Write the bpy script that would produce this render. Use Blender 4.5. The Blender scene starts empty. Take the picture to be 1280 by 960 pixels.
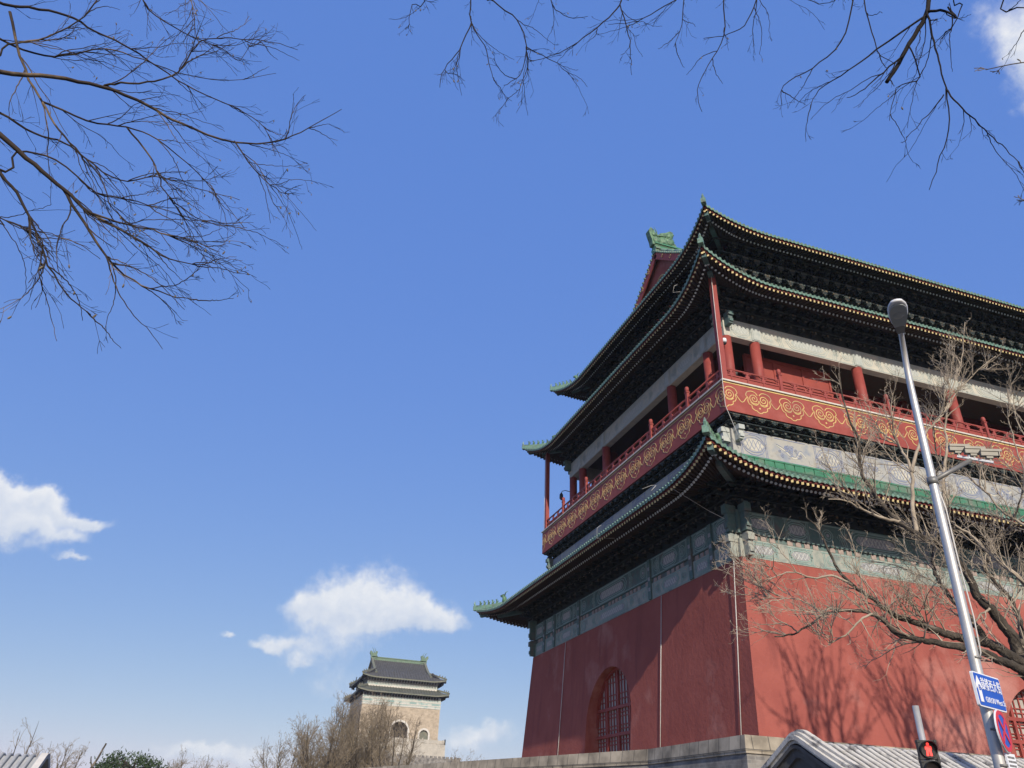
import bpy, math, random
from mathutils import Vector, Matrix
random.seed(7)
S = bpy.context.scene
COL = S.collection
R_ = math.radians
# ------------------------------------------------------------------ camera
cd = bpy.data.cameras.new('camera'); cam = bpy.data.objects.new('camera', cd); COL.objects.link(cam)
cd.sensor_width = 36.0; cd.lens = 26.876; cd.clip_start = 0.05; cd.clip_end = 6000
rot = Matrix(((0.94432, -0.19435, -0.26549), (-0.32700, -0.46501, -0.82270), (0.03644, 0.86371, -0.50267)))
cam.matrix_world = Matrix.Translation((-21.3056, -29.8117, 1.6)) @ rot.to_4x4()
S.camera = cam
# ------------------------------------------------------------------ light and sky
SUN_AZ, SUN_EL = 188.5, 28.6
sd = bpy.data.lights.new('sun', 'SUN'); sun = bpy.data.objects.new('sun', sd); COL.objects.link(sun)
sd.energy = 4.8; sd.angle = R_(0.45); sd.color = (1.0, 0.92, 0.80)
sv = Vector((math.sin(R_(SUN_AZ))*math.cos(R_(SUN_EL)), math.cos(R_(SUN_AZ))*math.cos(R_(SUN_EL)), math.sin(R_(SUN_EL))))
sun.rotation_euler = sv.to_track_quat('Z', 'Y').to_euler()
S.view_settings.view_transform = 'Standard'; S.view_settings.look = 'None'
S.view_settings.exposure = 0.0; S.view_settings.gamma = 1.0; S.view_settings.use_curve_mapping = False
S.render.engine = 'CYCLES'
S.cycles.max_bounces = 6; S.cycles.diffuse_bounces = 3; S.cycles.glossy_bounces = 2; S.cycles.transparent_max_bounces = 4
S.cycles.use_denoising = True
W_ = bpy.data.worlds.new('World'); S.world = W_; W_.use_nodes = True
nt = W_.node_tree; N = nt.nodes; Lk = nt.links
bg = N['Background']; out = N['World Output']
sky = N.new('ShaderNodeTexSky'); sky.sky_type = 'NISHITA'; sky.sun_disc = False
sky.sun_elevation = R_(SUN_EL); sky.sun_rotation = R_(SUN_AZ)
sky.altitude = 50; sky.air_density = 1.0; sky.dust_density = 0.6; sky.ozone_density = 2.0
bg.inputs['Strength'].default_value = 0.14
def wn(t, **k):
    n = N.new(t)
    for a, b in k.items(): setattr(n, a, b)
    return n
def wmath(op, a, b=None, clamp=False):
    n = wn('ShaderNodeMath', operation=op, use_clamp=clamp)
    for i, v in enumerate((a, b)):
        if v is None: continue
        if isinstance(v, (int, float)): n.inputs[i].default_value = v
        else: Lk.new(v, n.inputs[i])
    return n.outputs[0]
tc = wn('ShaderNodeTexCoord')
# clouds: a field of puffs in sky directions, broken up by fractal noise
clouds = [ # direction, radius across, radius up, strength
 ((-0.2800, 0.9293, 0.2600), .060, .030, 1.0), ((-0.2450, 0.9277, 0.2920), .042, .017, 1.0), ((-0.1930, 0.9393, 0.2844), .024, .010, .9),
 ((-0.2850, 0.9146, 0.2940), .046, .022, .9), ((-0.2000, 0.9516, 0.2400), .020, .007, .75), ((-.225, .94, .268), .04, .012, .6),
 ((0.1330, 0.965, 0.243), .058, .037, 1.1), ((0.2080, 0.9556, 0.2220), .056, .020, 1.1), ((0.0860, 0.9736, 0.2170), .042, .020, 1.0), ((.160, .965, .222), .06, .028, .8),
 ((0.0420, 0.9848, 0.1760), .034, .010, .9), ((0.1080, 0.9783, 0.1850), .060, .036, .62), ((0.0740, 0.9836, 0.1580), .022, .010, .6),
 ((0.6499, 0.3150, 0.6930), .036, .080, 1.15), ((-0.0107, 0.9978, 0.0640), .085, .012, .9), ((0.2800, 0.9534, 0.0900), .055, .022, .85),
 ((0.1217, 0.9817, 0.1350), .05, .024, .5), ((-0.0192, 0.9827, 0.1839), .011, .006, .85), ((-.27, .955, .05), .10, .010, .6)]
def tex_noise(scale, detail, rough, vec):
    n = wn('ShaderNodeTexNoise'); n.inputs['Scale'].default_value = scale; n.inputs['Detail'].default_value = detail; n.inputs['Roughness'].default_value = rough
    Lk.new(vec, n.inputs['Vector']); return n
def vmath(op, a, b):
    n = wn('ShaderNodeVectorMath', operation=op)
    for i, v in enumerate((a, b)):
        if isinstance(v, tuple): n.inputs[i].default_value = v
        elif isinstance(v, float): n.inputs['Scale'].default_value = v
        else: Lk.new(v, n.inputs[i])
    return n.outputs['Vector'] if op not in ('DOT_PRODUCT',) else n.outputs['Value']
gen = tc.outputs['Generated']
w1 = tex_noise(26.0, 8.0, .58, gen).outputs['Color']; w2 = tex_noise(9.0, 3.0, .5, gen).outputs['Color']
warp = vmath('ADD', vmath('ADD', gen, vmath('SCALE', vmath('SUBTRACT', w1, (.5, .5, .5)), .046)), vmath('SCALE', vmath('SUBTRACT', w2, (.5, .5, .5)), .05))
tot = None; vs_ = None
for d, rx, ry, k in clouds:
    d = Vector(d).normalized(); rt = Vector((d.y, -d.x, 0)).normalized(); up = rt.cross(d).normalized()
    a = wmath('MULTIPLY', vmath('DOT_PRODUCT', warp, tuple(rt)), 1/rx)
    el = vmath('DOT_PRODUCT', warp, tuple(up)); b = wmath('MULTIPLY', el, 1/ry)
    # flat-bottomed puffs: the lower half falls off faster
    b2 = wmath('MULTIPLY', wmath('MULTIPLY', b, b), wmath('ADD', 1.0, wmath('MULTIPLY', wmath('LESS_THAN', b, 0.0), .9)))
    front = wmath('GREATER_THAN', vmath('DOT_PRODUCT', warp, tuple(d)), 0.3)
    m = wmath('MULTIPLY', wmath('MULTIPLY', wmath('POWER', 2.718, wmath('MULTIPLY', wmath('ADD', wmath('MULTIPLY', a, a), b2), -1.0)), k), front)
    v = wmath('MULTIPLY', m, b)
    tot = m if tot is None else wmath('ADD', tot, m); vs_ = v if vs_ is None else wmath('ADD', vs_, v)
dens = tot
fine = tex_noise(60.0, 5.0, .6, gen).outputs['Fac']
mr = wn('ShaderNodeMapRange', interpolation_type='SMOOTHSTEP'); Lk.new(wmath('ADD', dens, wmath('MULTIPLY', wmath('SUBTRACT', fine, .5), .5)), mr.inputs['Value'])
mr.inputs['From Min'].default_value = 0.27; mr.inputs['From Max'].default_value = 0.98
mask = mr.outputs['Result']
upness = wmath('DIVIDE', vs_, wmath('ADD', tot, .05))
cc = wn('ShaderNodeMix', data_type='RGBA')
Lk.new(wmath('ADD', wmath('ADD', wmath('MULTIPLY', upness, .75), .46), wmath('MULTIPLY', wmath('SUBTRACT', fine, .5), 1.1), True), cc.inputs[0])
cc.inputs[6].default_value = (4.2, 4.75, 5.75, 1); cc.inputs[7].default_value = (6.35, 6.45, 6.6, 1)
# a polarised-looking winter sky: the Nishita colours through one tone curve per channel
SKYG = (1.22, 1.12, .12)   # per-channel tone of the deep winter blue
sep = wn('ShaderNodeSeparateColor'); Lk.new(sky.outputs['Color'], sep.inputs[0]); comb = wn('ShaderNodeCombineColor')
for i, (off, k) in enumerate(((.59, .365), (1.36, .315), (-.3, 4.55))):
    Lk.new(wmath('ADD', wmath('MULTIPLY', wmath('POWER', sep.outputs[i], SKYG[i]), k), off), comb.inputs[i])
mx = wn('ShaderNodeMix', data_type='RGBA'); Lk.new(wmath('MULTIPLY', mask, .92), mx.inputs[0]); Lk.new(comb.outputs[0], mx.inputs[6]); Lk.new(cc.outputs[2], mx.inputs[7])
Lk.new(mx.outputs[2], bg.inputs['Color'])

# ------------------------------------------------------------------ materials
def srgb(h):
    return tuple(((c/255)/12.92 if c/255 <= .04045 else ((c/255+.055)/1.055)**2.4) for c in h)
def mat(name, c1, c2=None, scale=3.0, rough=.8, bump=.0, bscale=30.0, metal=0.0, spec=.3, stretch=None, c3=None, s3=.6, t3=(.55, .7), emit=None, stretch3=None, detail=6, c4=None, s4=.3, t4=(.55, .7), stretch4=None):
    m = bpy.data.materials.new(name); m.use_nodes = True
    t = m.node_tree; n = t.nodes; L = t.links; p = n['Principled BSDF']
    p.inputs['Roughness'].default_value = rough; p.inputs['Metallic'].default_value = metal; p.inputs['Specular IOR Level'].default_value = spec
    p.inputs['Base Color'].default_value = (*c1, 1)
    if emit: p.inputs['Emission Color'].default_value = (*emit[0], 1); p.inputs['Emission Strength'].default_value = emit[1]
    tcn = n.new('ShaderNodeTexCoord')
    def noise_(sc, st, det=detail):
        mpn = n.new('ShaderNodeMapping'); L.new(tcn.outputs['Object'], mpn.inputs['Vector'])
        if st: mpn.inputs['Scale'].default_value = st
        q = n.new('ShaderNodeTexNoise'); q.inputs['Scale'].default_value = sc; q.inputs['Detail'].default_value = det; q.inputs['Roughness'].default_value = .6
        L.new(mpn.outputs['Vector'], q.inputs['Vector']); return q.outputs['Fac']
    last = None
    if c2 is not None:
        r = n.new('ShaderNodeMapRange'); L.new(noise_(scale, stretch), r.inputs['Value']); r.inputs['From Min'].default_value = .33; r.inputs['From Max'].default_value = .67
        x = n.new('ShaderNodeMix'); x.data_type = 'RGBA'; L.new(r.outputs['Result'], x.inputs[0]); x.inputs[6].default_value = (*c1, 1); x.inputs[7].default_value = (*c2, 1)
        last = x.outputs[2]
    if c3 is not None:
        r = n.new('ShaderNodeMapRange'); L.new(noise_(s3, stretch3), r.inputs['Value']); r.inputs['From Min'].default_value = t3[0]; r.inputs['From Max'].default_value = t3[1]
        x = n.new('ShaderNodeMix'); x.data_type = 'RGBA'; L.new(r.outputs['Result'], x.inputs[0]); x.inputs[7].default_value = (*c3, 1)
        if last is not None: L.new(last, x.inputs[6])
        else: x.inputs[6].default_value = (*c1, 1)
        last = x.outputs[2]
    if c4 is not None:
        r = n.new('ShaderNodeMapRange'); L.new(noise_(s4, stretch4), r.inputs['Value']); r.inputs['From Min'].default_value = t4[0]; r.inputs['From Max'].default_value = t4[1]; r.inputs['To Max'].default_value = .75
        x = n.new('ShaderNodeMix'); x.data_type = 'RGBA'; L.new(r.outputs['Result'], x.inputs[0]); L.new(last, x.inputs[6]); x.inputs[7].default_value = (*c4, 1); last = x.outputs[2]
    if last is not None: L.new(last, p.inputs['Base Color'])
    if bump:
        bn = n.new('ShaderNodeBump'); bn.inputs['Strength'].default_value = bump; bn.inputs['Distance'].default_value = .05
        L.new(noise_(bscale, None), bn.inputs['Height']); L.new(bn.outputs['Normal'], p.inputs['Normal'])
    return m
def brick_mat(name, c1, c2, mortar, bw=.42, bh=.13, msize=.012, rough=.9, c3=None, bump=.4, lo=.55, hi=1.2):
    m = mat(name, c1, c2, rough=rough, spec=.2)
    t = m.node_tree; n = t.nodes; L = t.links; p = n['Principled BSDF']
    uv = n.new('ShaderNodeUVMap'); b = n.new('ShaderNodeTexBrick'); L.new(uv.outputs['UV'], b.inputs['Vector'])
    b.inputs['Scale'].default_value = 1; b.inputs['Brick Width'].default_value = bw; b.inputs['Row Height'].default_value = bh; b.inputs['Mortar Size'].default_value = msize
    b.inputs['Color1'].default_value = (*c1, 1); b.inputs['Color2'].default_value = (*c2, 1); b.inputs['Mortar'].default_value = (*mortar, 1); b.inputs['Bias'].default_value = 0
    no = n.new('ShaderNodeTexNoise'); no.inputs['Scale'].default_value = 1.3; no.inputs['Detail'].default_value = 8
    tcn = n.new('ShaderNodeTexCoord'); L.new(tcn.outputs['Object'], no.inputs['Vector'])
    r = n.new('ShaderNodeMapRange'); L.new(no.outputs['Fac'], r.inputs['Value']); r.inputs['From Min'].default_value = .35; r.inputs['From Max'].default_value = .65; r.inputs['To Min'].default_value = lo; r.inputs['To Max'].default_value = hi
    x = n.new('ShaderNodeVectorMath'); x.operation = 'SCALE'; L.new(b.outputs['Color'], x.inputs[0]); L.new(r.outputs['Result'], x.inputs['Scale'])
    L.new(x.outputs['Vector'], p.inputs['Base Color'])
    bn = n.new('ShaderNodeBump'); bn.inputs['Strength'].default_value = bump; bn.inputs['Distance'].default_value = .02; L.new(b.outputs['Fac'], bn.inputs['Height']); bn.invert = True
    L.new(bn.outputs['Normal'], p.inputs['Normal'])
    return m
M = {}
M['red_wall'] = mat('red_wall', (.33, .098, .076), (.275, .078, .062), scale=.55, rough=.92, bump=.6, bscale=4, c3=(.42, .19, .155), s3=.24, t3=(.54, .70), spec=.12, detail=10, c4=(.215, .064, .054), s4=1.0, t4=(.54, .70), stretch4=(1.2, 1.2, .16))
M['red_wood'] = mat('red_wood', (.30, .062, .048), (.24, .048, .038), scale=2.5, rough=.6, bump=.1, bscale=12, spec=.3)
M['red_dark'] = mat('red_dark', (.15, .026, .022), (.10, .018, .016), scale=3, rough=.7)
M['red_fascia'] = mat('red_fascia', (.30, .062, .045), (.245, .05, .037), scale=1.2, rough=.65, bump=.08, bscale=6, c3=(.33, .085, .065), s3=.7)
M['gold'] = mat('gold', (.66, .47, .17), (.52, .36, .13), scale=4, rough=.5, spec=.4, c3=(.40, .27, .14), s3=1.5, t3=(.5, .64))
M['rafter_tip'] = mat('rafter_tip', (.72, .58, .30), (.5, .38, .16), scale=9, rough=.7, c3=(.25, .3, .18), s3=5, t3=(.58, .68))
M['round_tip'] = mat('round_tip', (.80, .82, .80), (.62, .66, .66), scale=9, rough=.8)
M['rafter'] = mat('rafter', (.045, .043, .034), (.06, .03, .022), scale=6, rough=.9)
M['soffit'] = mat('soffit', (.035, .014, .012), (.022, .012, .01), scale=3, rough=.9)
M['tile'] = mat('tile', (.035, .088, .058), (.055, .12, .08), scale=2.2, rough=.42, bump=.15, bscale=14, spec=.45, c3=(.10, .105, .075), s3=1.4, t3=(.5, .68))
M['tile_end'] = mat('tile_end', (.09, .20, .145), (.19, .29, .225), scale=11, rough=.45, spec=.45, c3=(.13, .12, .09), s3=4, t3=(.52, .68))
M['ridge_green'] = mat('ridge_green', (.04, .165, .082), (.065, .21, .115), scale=2.5, rough=.4, spec=.45, bump=.1, c3=(.15, .18, .125), s3=1.2, t3=(.5, .66))
M['beast_green'] = mat('beast_green', (.075, .17, .09), (.15, .25, .14), scale=3.5, rough=.5, spec=.35, bump=1.0, bscale=5, c3=(.05, .09, .06), s3=2.6, t3=(.5, .62))
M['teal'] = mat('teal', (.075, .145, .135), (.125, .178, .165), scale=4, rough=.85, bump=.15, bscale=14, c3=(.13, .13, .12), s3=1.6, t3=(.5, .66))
M['teal_dark'] = mat('teal_dark', (.028, .075, .075), (.045, .10, .095), scale=4, rough=.85)
M['teal_line'] = mat('teal_line', (.20, .315, .285), (.28, .355, .33), scale=6, rough=.8)
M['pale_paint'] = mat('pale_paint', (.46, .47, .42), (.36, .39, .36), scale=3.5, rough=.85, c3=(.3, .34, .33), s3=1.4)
M['cream_paint'] = mat('cream_paint', (.52, .49, .40), (.42, .41, .35), scale=2.5, rough=.85, c3=(.34, .36, .32), s3=1.2)
M['white_line'] = mat('white_line', (.55, .55, .50), (.42, .44, .42), scale=6, rough=.8)
M['lilac'] = mat('lilac', (.34, .335, .31), (.385, .37, .32), scale=2.2, rough=.85, c3=(.24, .265, .30), s3=1.0, t3=(.5, .64), c4=(.28, .25, .2), s4=2.5, t4=(.56, .7))
M['ochre'] = mat('ochre', (.45, .36, .22), (.34, .3, .22), scale=4, rough=.85)
M['pink_block'] = mat('pink_block', (.38, .30, .255), (.29, .23, .20), scale=5, rough=.85)
M['lattice_paint'] = mat('lattice_paint', (.33, .33, .33), (.25, .26, .28), scale=6, rough=.85)
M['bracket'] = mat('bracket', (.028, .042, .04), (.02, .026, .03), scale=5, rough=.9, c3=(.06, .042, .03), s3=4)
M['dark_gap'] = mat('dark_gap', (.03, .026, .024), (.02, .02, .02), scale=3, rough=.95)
M['stone'] = mat('stone', (.34, .30, .235), (.25, .225, .18), scale=2.2, rough=.92, bump=.5, bscale=9, c3=(.16, .15, .13), s3=1.1, t3=(.55, .7), spec=.15)
M['grey_brick'] = brick_mat('grey_brick', (.19, .18, .165), (.26, .235, .205), (.27, .255, .225))
M['bell_brick'] = brick_mat('bell_brick', (.45, .37, .275), (.40, .325, .235), (.42, .35, .26), bw=.5, bh=.16, lo=.82, hi=1.1)
M['cap_stone'] = brick_mat('cap_stone', (.40, .345, .26), (.30, .26, .20), (.13, .12, .1), bw=.75, bh=.9, msize=.018)
M['conduit'] = mat('conduit', (.62, .60, .55), (.5, .48, .44), scale=3, rough=.5)
M['white_stone'] = mat('white_stone', (.62, .58, .50), (.48, .45, .4), scale=2, rough=.8)
M['dark_tile'] = mat('dark_tile', (.055, .054, .052), (.10, .098, .092), scale=2.2, rough=.7, c3=(.16, .155, .14), s3=3.4, t3=(.58, .7))
M['shop_tile'] = mat('shop_tile', (.50, .47, .41), (.60, .57, .50), scale=2.4, rough=.85, bump=.3, bscale=12, c3=(.17, .16, .15), s3=1.5, t3=(.55, .64), spec=.08)
M['shop_gap'] = mat('shop_gap', (.045, .043, .04), (.10, .095, .085), scale=3, rough=.95, spec=.05)
M['shop_grey'] = mat('shop_grey', (.085, .08, .072), (.125, .118, .108), scale=2, rough=.9, bump=.2, bscale=7, spec=.1)
M['steel'] = mat('steel', (.60, .58, .54), (.50, .485, .45), scale=5, rough=.45, metal=.55, spec=.4)
M['steel_dark'] = mat('steel_dark', (.17, .165, .155), (.22, .215, .2), scale=5, rough=.5, metal=.3)
M['lamp_shell'] = mat('lamp_shell', (.72, .72, .71), (.64, .64, .63), scale=4, rough=.4, spec=.5)
M['lamp_glass'] = mat('lamp_glass', (.30, .32, .31), (.24, .26, .25), scale=5, rough=.25, spec=.6)
M['sign_blue'] = mat('sign_blue', (.012, .075, .42), (.016, .09, .46), scale=4, rough=.35, spec=.5)
M['sign_white'] = mat('sign_white', (.78, .79, .80), (.72, .73, .74), scale=5, rough=.4)
M['sign_red'] = mat('sign_red', (.62, .03, .045), (.55, .03, .04), scale=5, rough=.4)
M['black_plastic'] = mat('black_plastic', (.015, .015, .016), (.024, .024, .025), scale=5, rough=.4, spec=.4)
M['lens_dark'] = mat('lens_dark', (.03, .028, .028), (.045, .04, .04), scale=5, rough=.25)
M['signal_red'] = mat('signal_red', (.9, .05, .04), emit=((1.0, .06, .05), 1.5), rough=.4)
M['cam_shell'] = mat('cam_shell', (.30, .275, .215), (.24, .22, .175), scale=5, rough=.5)
M['bark'] = mat('bark', (.105, .088, .07), (.042, .036, .03), scale=7, rough=.95, bump=1.0, bscale=16, stretch=(1, 1, .35), spec=.1, c3=(.20, .17, .135), s3=3.0, t3=(.56, .66))
M['twig'] = mat('twig', (.44, .37, .28), (.25, .205, .15), scale=3, rough=.9, spec=.1)
M['dark_twig'] = mat('dark_twig', (.055, .042, .033), (.032, .026, .021), scale=3, rough=.9, spec=.1, c3=(.19, .14, .09), s3=2.2, t3=(.52, .66))
M['dark_bark'] = mat('dark_bark', (.10, .078, .055), (.055, .043, .034), scale=9, rough=.95, bump=.4, bscale=20, spec=.1)
M['pod'] = mat('pod', (.21, .17, .11), (.12, .095, .065), scale=9, rough=.8)
M['far_twig'] = mat('far_twig', (.26, .21, .145), (.18, .145, .10), scale=1, rough=.95, spec=.1)
M['needle'] = mat('needle', (.035, .06, .028), (.055, .085, .035), scale=1.5, rough=.8, spec=.2)
M['asphalt'] = mat('asphalt', (.05, .05, .052), (.065, .064, .063), scale=3, rough=.9, bump=.3, bscale=60)
M['paver'] = brick_mat('paver', (.24, .235, .225), (.29, .28, .265), (.15, .15, .145), bw=.5, bh=.25)
M['kerb'] = mat('kerb', (.33, .32, .30), (.27, .265, .25), scale=4, rough=.9)
M['paint'] = mat('paint', (.72, .72, .70), (.6, .6, .58), scale=6, rough=.7)
M['earth'] = mat('earth', (.16, .14, .115), (.12, .11, .09), scale=.3, rough=.95)
M['roof_white'] = mat('roof_white', (.42, .42, .39), (.33, .33, .31), scale=3, rough=.8)

M['bell_band'] = mat('bell_band', (.50, .50, .44), (.36, .42, .38), scale=.8, rough=.85, c3=(.24, .36, .34), s3=.5, t3=(.56, .66))
M['bell_pane'] = mat('bell_pane', (.11, .085, .065), (.075, .06, .048), scale=2)
M['bell_edge'] = mat('bell_edge', (.12, .135, .10), (.19, .18, .135), scale=1.5, rough=.7)
M['bell_roof_green'] = mat('bell_roof_green', (.075, .082, .068), (.105, .108, .09), scale=1.2, rough=.75, c3=(.14, .13, .105), s3=.6)
M['terrace_stone'] = mat('terrace_stone', (.46, .42, .35), (.36, .33, .275), scale=.8, rough=.9, c3=(.29, .265, .225), s3=.4)
M['black_twig'] = mat('black_twig', (.03, .025, .022), (.018, .016, .015), scale=3, rough=.95, spec=.1)
M['teal_pale'] = mat('teal_pale', (.27, .30, .265), (.36, .355, .30), scale=3.2, rough=.85, bump=.25, bscale=14, c3=(.18, .215, .20), s3=1.5, t3=(.5, .64), c4=(.42, .40, .35), s4=3.0, t4=(.6, .72))
M['pale_line'] = mat('pale_line', (.33, .39, .365), (.42, .45, .42), scale=6, rough=.85)
M['blue_line'] = mat('blue_line', (.17, .20, .31), (.27, .29, .34), scale=4, rough=.85, c3=(.36, .33, .26), s3=2)
M['bell_green'] = mat('bell_green', (.09, .16, .10), (.15, .2, .14), scale=1.5, rough=.55)
# ------------------------------------------------------------------ mesh builder
class MB:
    def __init__(s): s.v = []; s.f = []; s.m = []; s.sm = []; s.mi = 0; s.smooth = False
    def add(s, vs, fs):
        o = len(s.v); s.v.extend([tuple(q) for q in vs])
        for f in fs: s.f.append([i+o for i in f]); s.m.append(s.mi); s.sm.append(s.smooth)
    def quad(s, a, b, c, d): s.add((a, b, c, d), ((0, 1, 2, 3),))
    def box(s, c, size, ax=None):
        # ax: three axis vectors
        hx, hy, hz = size[0]/2, size[1]/2, size[2]/2
        X, Y, Z = ax if ax else ((1, 0, 0), (0, 1, 0), (0, 0, 1))
        vs = []
        for i in (-1, 1):
            for j in (-1, 1):
                for k in (-1, 1):
                    vs.append(tuple(c[t]+X[t]*hx*i+Y[t]*hy*j+Z[t]*hz*k for t in range(3)))
        s.add(vs, ((0, 1, 3, 2), (4, 6, 7, 5), (0, 4, 5, 1), (2, 3, 7, 6), (0, 2, 6, 4), (1, 5, 7, 3)))
    def beam(s, a, b, w, h, up=(0, 0, 1)):
        a = Vector(a); b = Vector(b); d = b-a; L = d.length
        if L < 1e-6: return
        d /= L; u = Vector(up); r = d.cross(u)
        if r.length < 1e-5: r = d.cross(Vector((1, 0, 0)))
        r.normalize(); u = r.cross(d)
        s.box(tuple((a+b)/2), (L, w, h), (tuple(d), tuple(r), tuple(u)))
    def tube(s, pts, rad, n=6, cap=True):
        pts = [Vector(p) for p in pts]; k = len(pts)
        if k < 2: return
        if not hasattr(rad, '__len__'): rad = [rad]*k
        t0 = (pts[1]-pts[0]).normalized()
        a = t0.cross(Vector((0, 0, 1)))
        if a.length < .05: a = t0.cross(Vector((1, 0, 0)))
        a.normalize(); vs = []
        for i in range(k):
            t = (pts[min(i+1, k-1)]-pts[max(i-1, 0)])
            if t.length < 1e-9: t = t0
            t = t.normalized()
            a = (a-t*a.dot(t))
            if a.length < 1e-4: a = t.orthogonal()
            a.normalize(); b = t.cross(a)
            for j in range(n):
                g = 2*math.pi*j/n
                q = pts[i]+(a*math.cos(g)+b*math.sin(g))*rad[i]; vs.append((q.x, q.y, q.z))
        fs = []
        for i in range(k-1):
            for j in range(n):
                j2 = (j+1) % n
                fs.append((i*n+j, i*n+j2, (i+1)*n+j2, (i+1)*n+j))
        if cap: fs.append(tuple(range(n-1, -1, -1))); fs.append(tuple(range((k-1)*n, k*n)))
        s.add(vs, fs)
    def prism(s, poly, d):  # closed planar outline extruded along d
        n = len(poly); d = Vector(d)
        vs = [tuple(p) for p in poly]+[tuple(Vector(p)+d) for p in poly]
        fs = [tuple(range(n)), tuple(range(2*n-1, n-1, -1))]+[(i, (i+1) % n, (i+1) % n+n, i+n) for i in range(n)]
        s.add(vs, fs)
    def build(s, name, mats, parent=None, loc=None):
        if not isinstance(mats, (list, tuple)): mats = [mats]
        me = bpy.data.meshes.new(name)
        off = Vector(parent['base']) if parent is not None and 'base' in parent else (Vector(loc) if loc else Vector((0, 0, 0)))
        ox, oy, oz = off
        me.from_pydata([(x-ox, y-oy, z-oz) for x, y, z in s.v], [], s.f)
        for k in mats: me.materials.append(M[k] if isinstance(k, str) else k)
        me.polygons.foreach_set('material_index', s.m); me.polygons.foreach_set('use_smooth', s.sm)
        if any((M[k] if isinstance(k, str) else k).name in ('grey_brick', 'bell_brick', 'cap_stone', 'paver') for k in mats):
            uv = me.uv_layers.new(name='UVMap'); dat = []
            for p in me.polygons:
                nx, ny, nz = abs(p.normal.x), abs(p.normal.y), abs(p.normal.z)
                for li in p.loop_indices:
                    x, y, z = me.vertices[me.loops[li].vertex_index].co
                    dat += [x, y] if nz > .8 else ([y, z] if nx > ny else [x, z])
            uv.data.foreach_set('uv', dat)
        me.update()
        o = bpy.data.objects.new(name, me); COL.objects.link(o)
        if parent is not None:
            o.parent = parent; o['base'] = tuple(off)
        elif loc: o.location = loc; o['base'] = tuple(loc)
        return o
def tag(o, label=None, cat=None, group=None, kind=None):
    if label: o['label'] = label
    if cat: o['category'] = cat
    if group: o['group'] = group
    if kind: o['kind'] = kind
    return o
def thing(name, loc, label, cat, group=None):
    o = bpy.data.objects.new(name, None); COL.objects.link(o); o.location = loc; o['base'] = tuple(loc); o.empty_display_size = .3
    return tag(o, label, cat, group)
def relabel(root, label):
    root['label'] = label
def dup(root, loc, label=None, rotz=None, scale=None):
    r = root.copy(); COL.objects.link(r); r.location = loc; r['base'] = tuple(loc)
    if rotz is not None: r.rotation_euler = (0, 0, rotz)
    if scale: r.scale = scale
    if label: r['label'] = label
    for ch in root.children:
        c = ch.copy(); COL.objects.link(c); c.parent = r
        for g in ch.children:
            d = g.copy(); COL.objects.link(d); d.parent = c
    return r
def lerp(a, b, t): return a+(b-a)*t
def catmull(P, k=6, closed=False):
    n = len(P); res = []
    rng = range(n) if closed else range(n-1)
    for i in rng:
        if closed: p0, p1, p2, p3 = P[(i-1) % n], P[i], P[(i+1) % n], P[(i+2) % n]
        else: p0, p1, p2, p3 = P[max(i-1, 0)], P[i], P[i+1], P[min(i+2, n-1)]
        for j in range(k):
            t = j/k
            res.append(tuple(.5*(2*p1[c]+(p2[c]-p0[c])*t+(2*p0[c]-5*p1[c]+4*p2[c]-p3[c])*t*t+(3*p1[c]-p0[c]-3*p2[c]+p3[c])*t**3) for c in range(len(p1))))
    if not closed: res.append(tuple(P[-1]))
    return res

# ------------------------------------------------------------------ setting
def sheet(name, x0, x1, y0, y1, z, m, kind='structure', thick=None):
    b = MB()
    if thick: b.box(((x0+x1)/2, (y0+y1)/2, z-thick/2), (x1-x0, y1-y0, thick))
    else: b.quad((x0, y0, z), (x1, y0, z), (x1, y1, z), (x0, y1, z))
    o = b.build(name, m); tag(o, kind=kind); return o
sheet('ground', -1500, 1500, -1500, 1500, -.02, 'earth')
sheet('road', -60, 90, -46, -24.6, -.012, 'asphalt')
sheet('side_road', -34, -14.5, -24.6, 150, -.008, 'asphalt')
sheet('pavement', -14.4, 90, -24.4, -2.9, .12, 'paver', thick=.3)
b = MB(); b.box((37.8, -24.5, .03), (104.6, .2, .22)); b.box((-14.5, -13.5, .03), (.2, 21.8, .22)); tag(b.build('kerb', 'kerb'), kind='structure')
b = MB()
for i in range(16): b.quad((-58+i*9, -36.08, -.006), (-53+i*9, -36.08, -.006), (-53+i*9, -35.92, -.006), (-58+i*9, -35.92, -.006))
tag(b.build('lane_markings', 'paint'), kind='structure')

# ------------------------------------------------------------------ drum tower
DW, DD = 46.0, 28.0
BZ = 5.0; WT = 13.06; BAT = .0765
tower = thing('drum_tower', (DW/2, DD/2, 0), 'tall red walled tower with three tiers of green tiled upturned eaves', 'tower')
SIDES = [((0, 0), (1, 0), (0, 1), DW), ((0, 0), (0, 1), (1, 0), DD), ((0, DD), (1, 0), (0, -1), DW), ((DW, 0), (0, 1), (-1, 0), DD)]
def sp(side, s, inn, z):
    o, t, n, L = side
    return (o[0]+t[0]*s+n[0]*inn, o[1]+t[1]*s+n[1]*inn, z)
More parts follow.
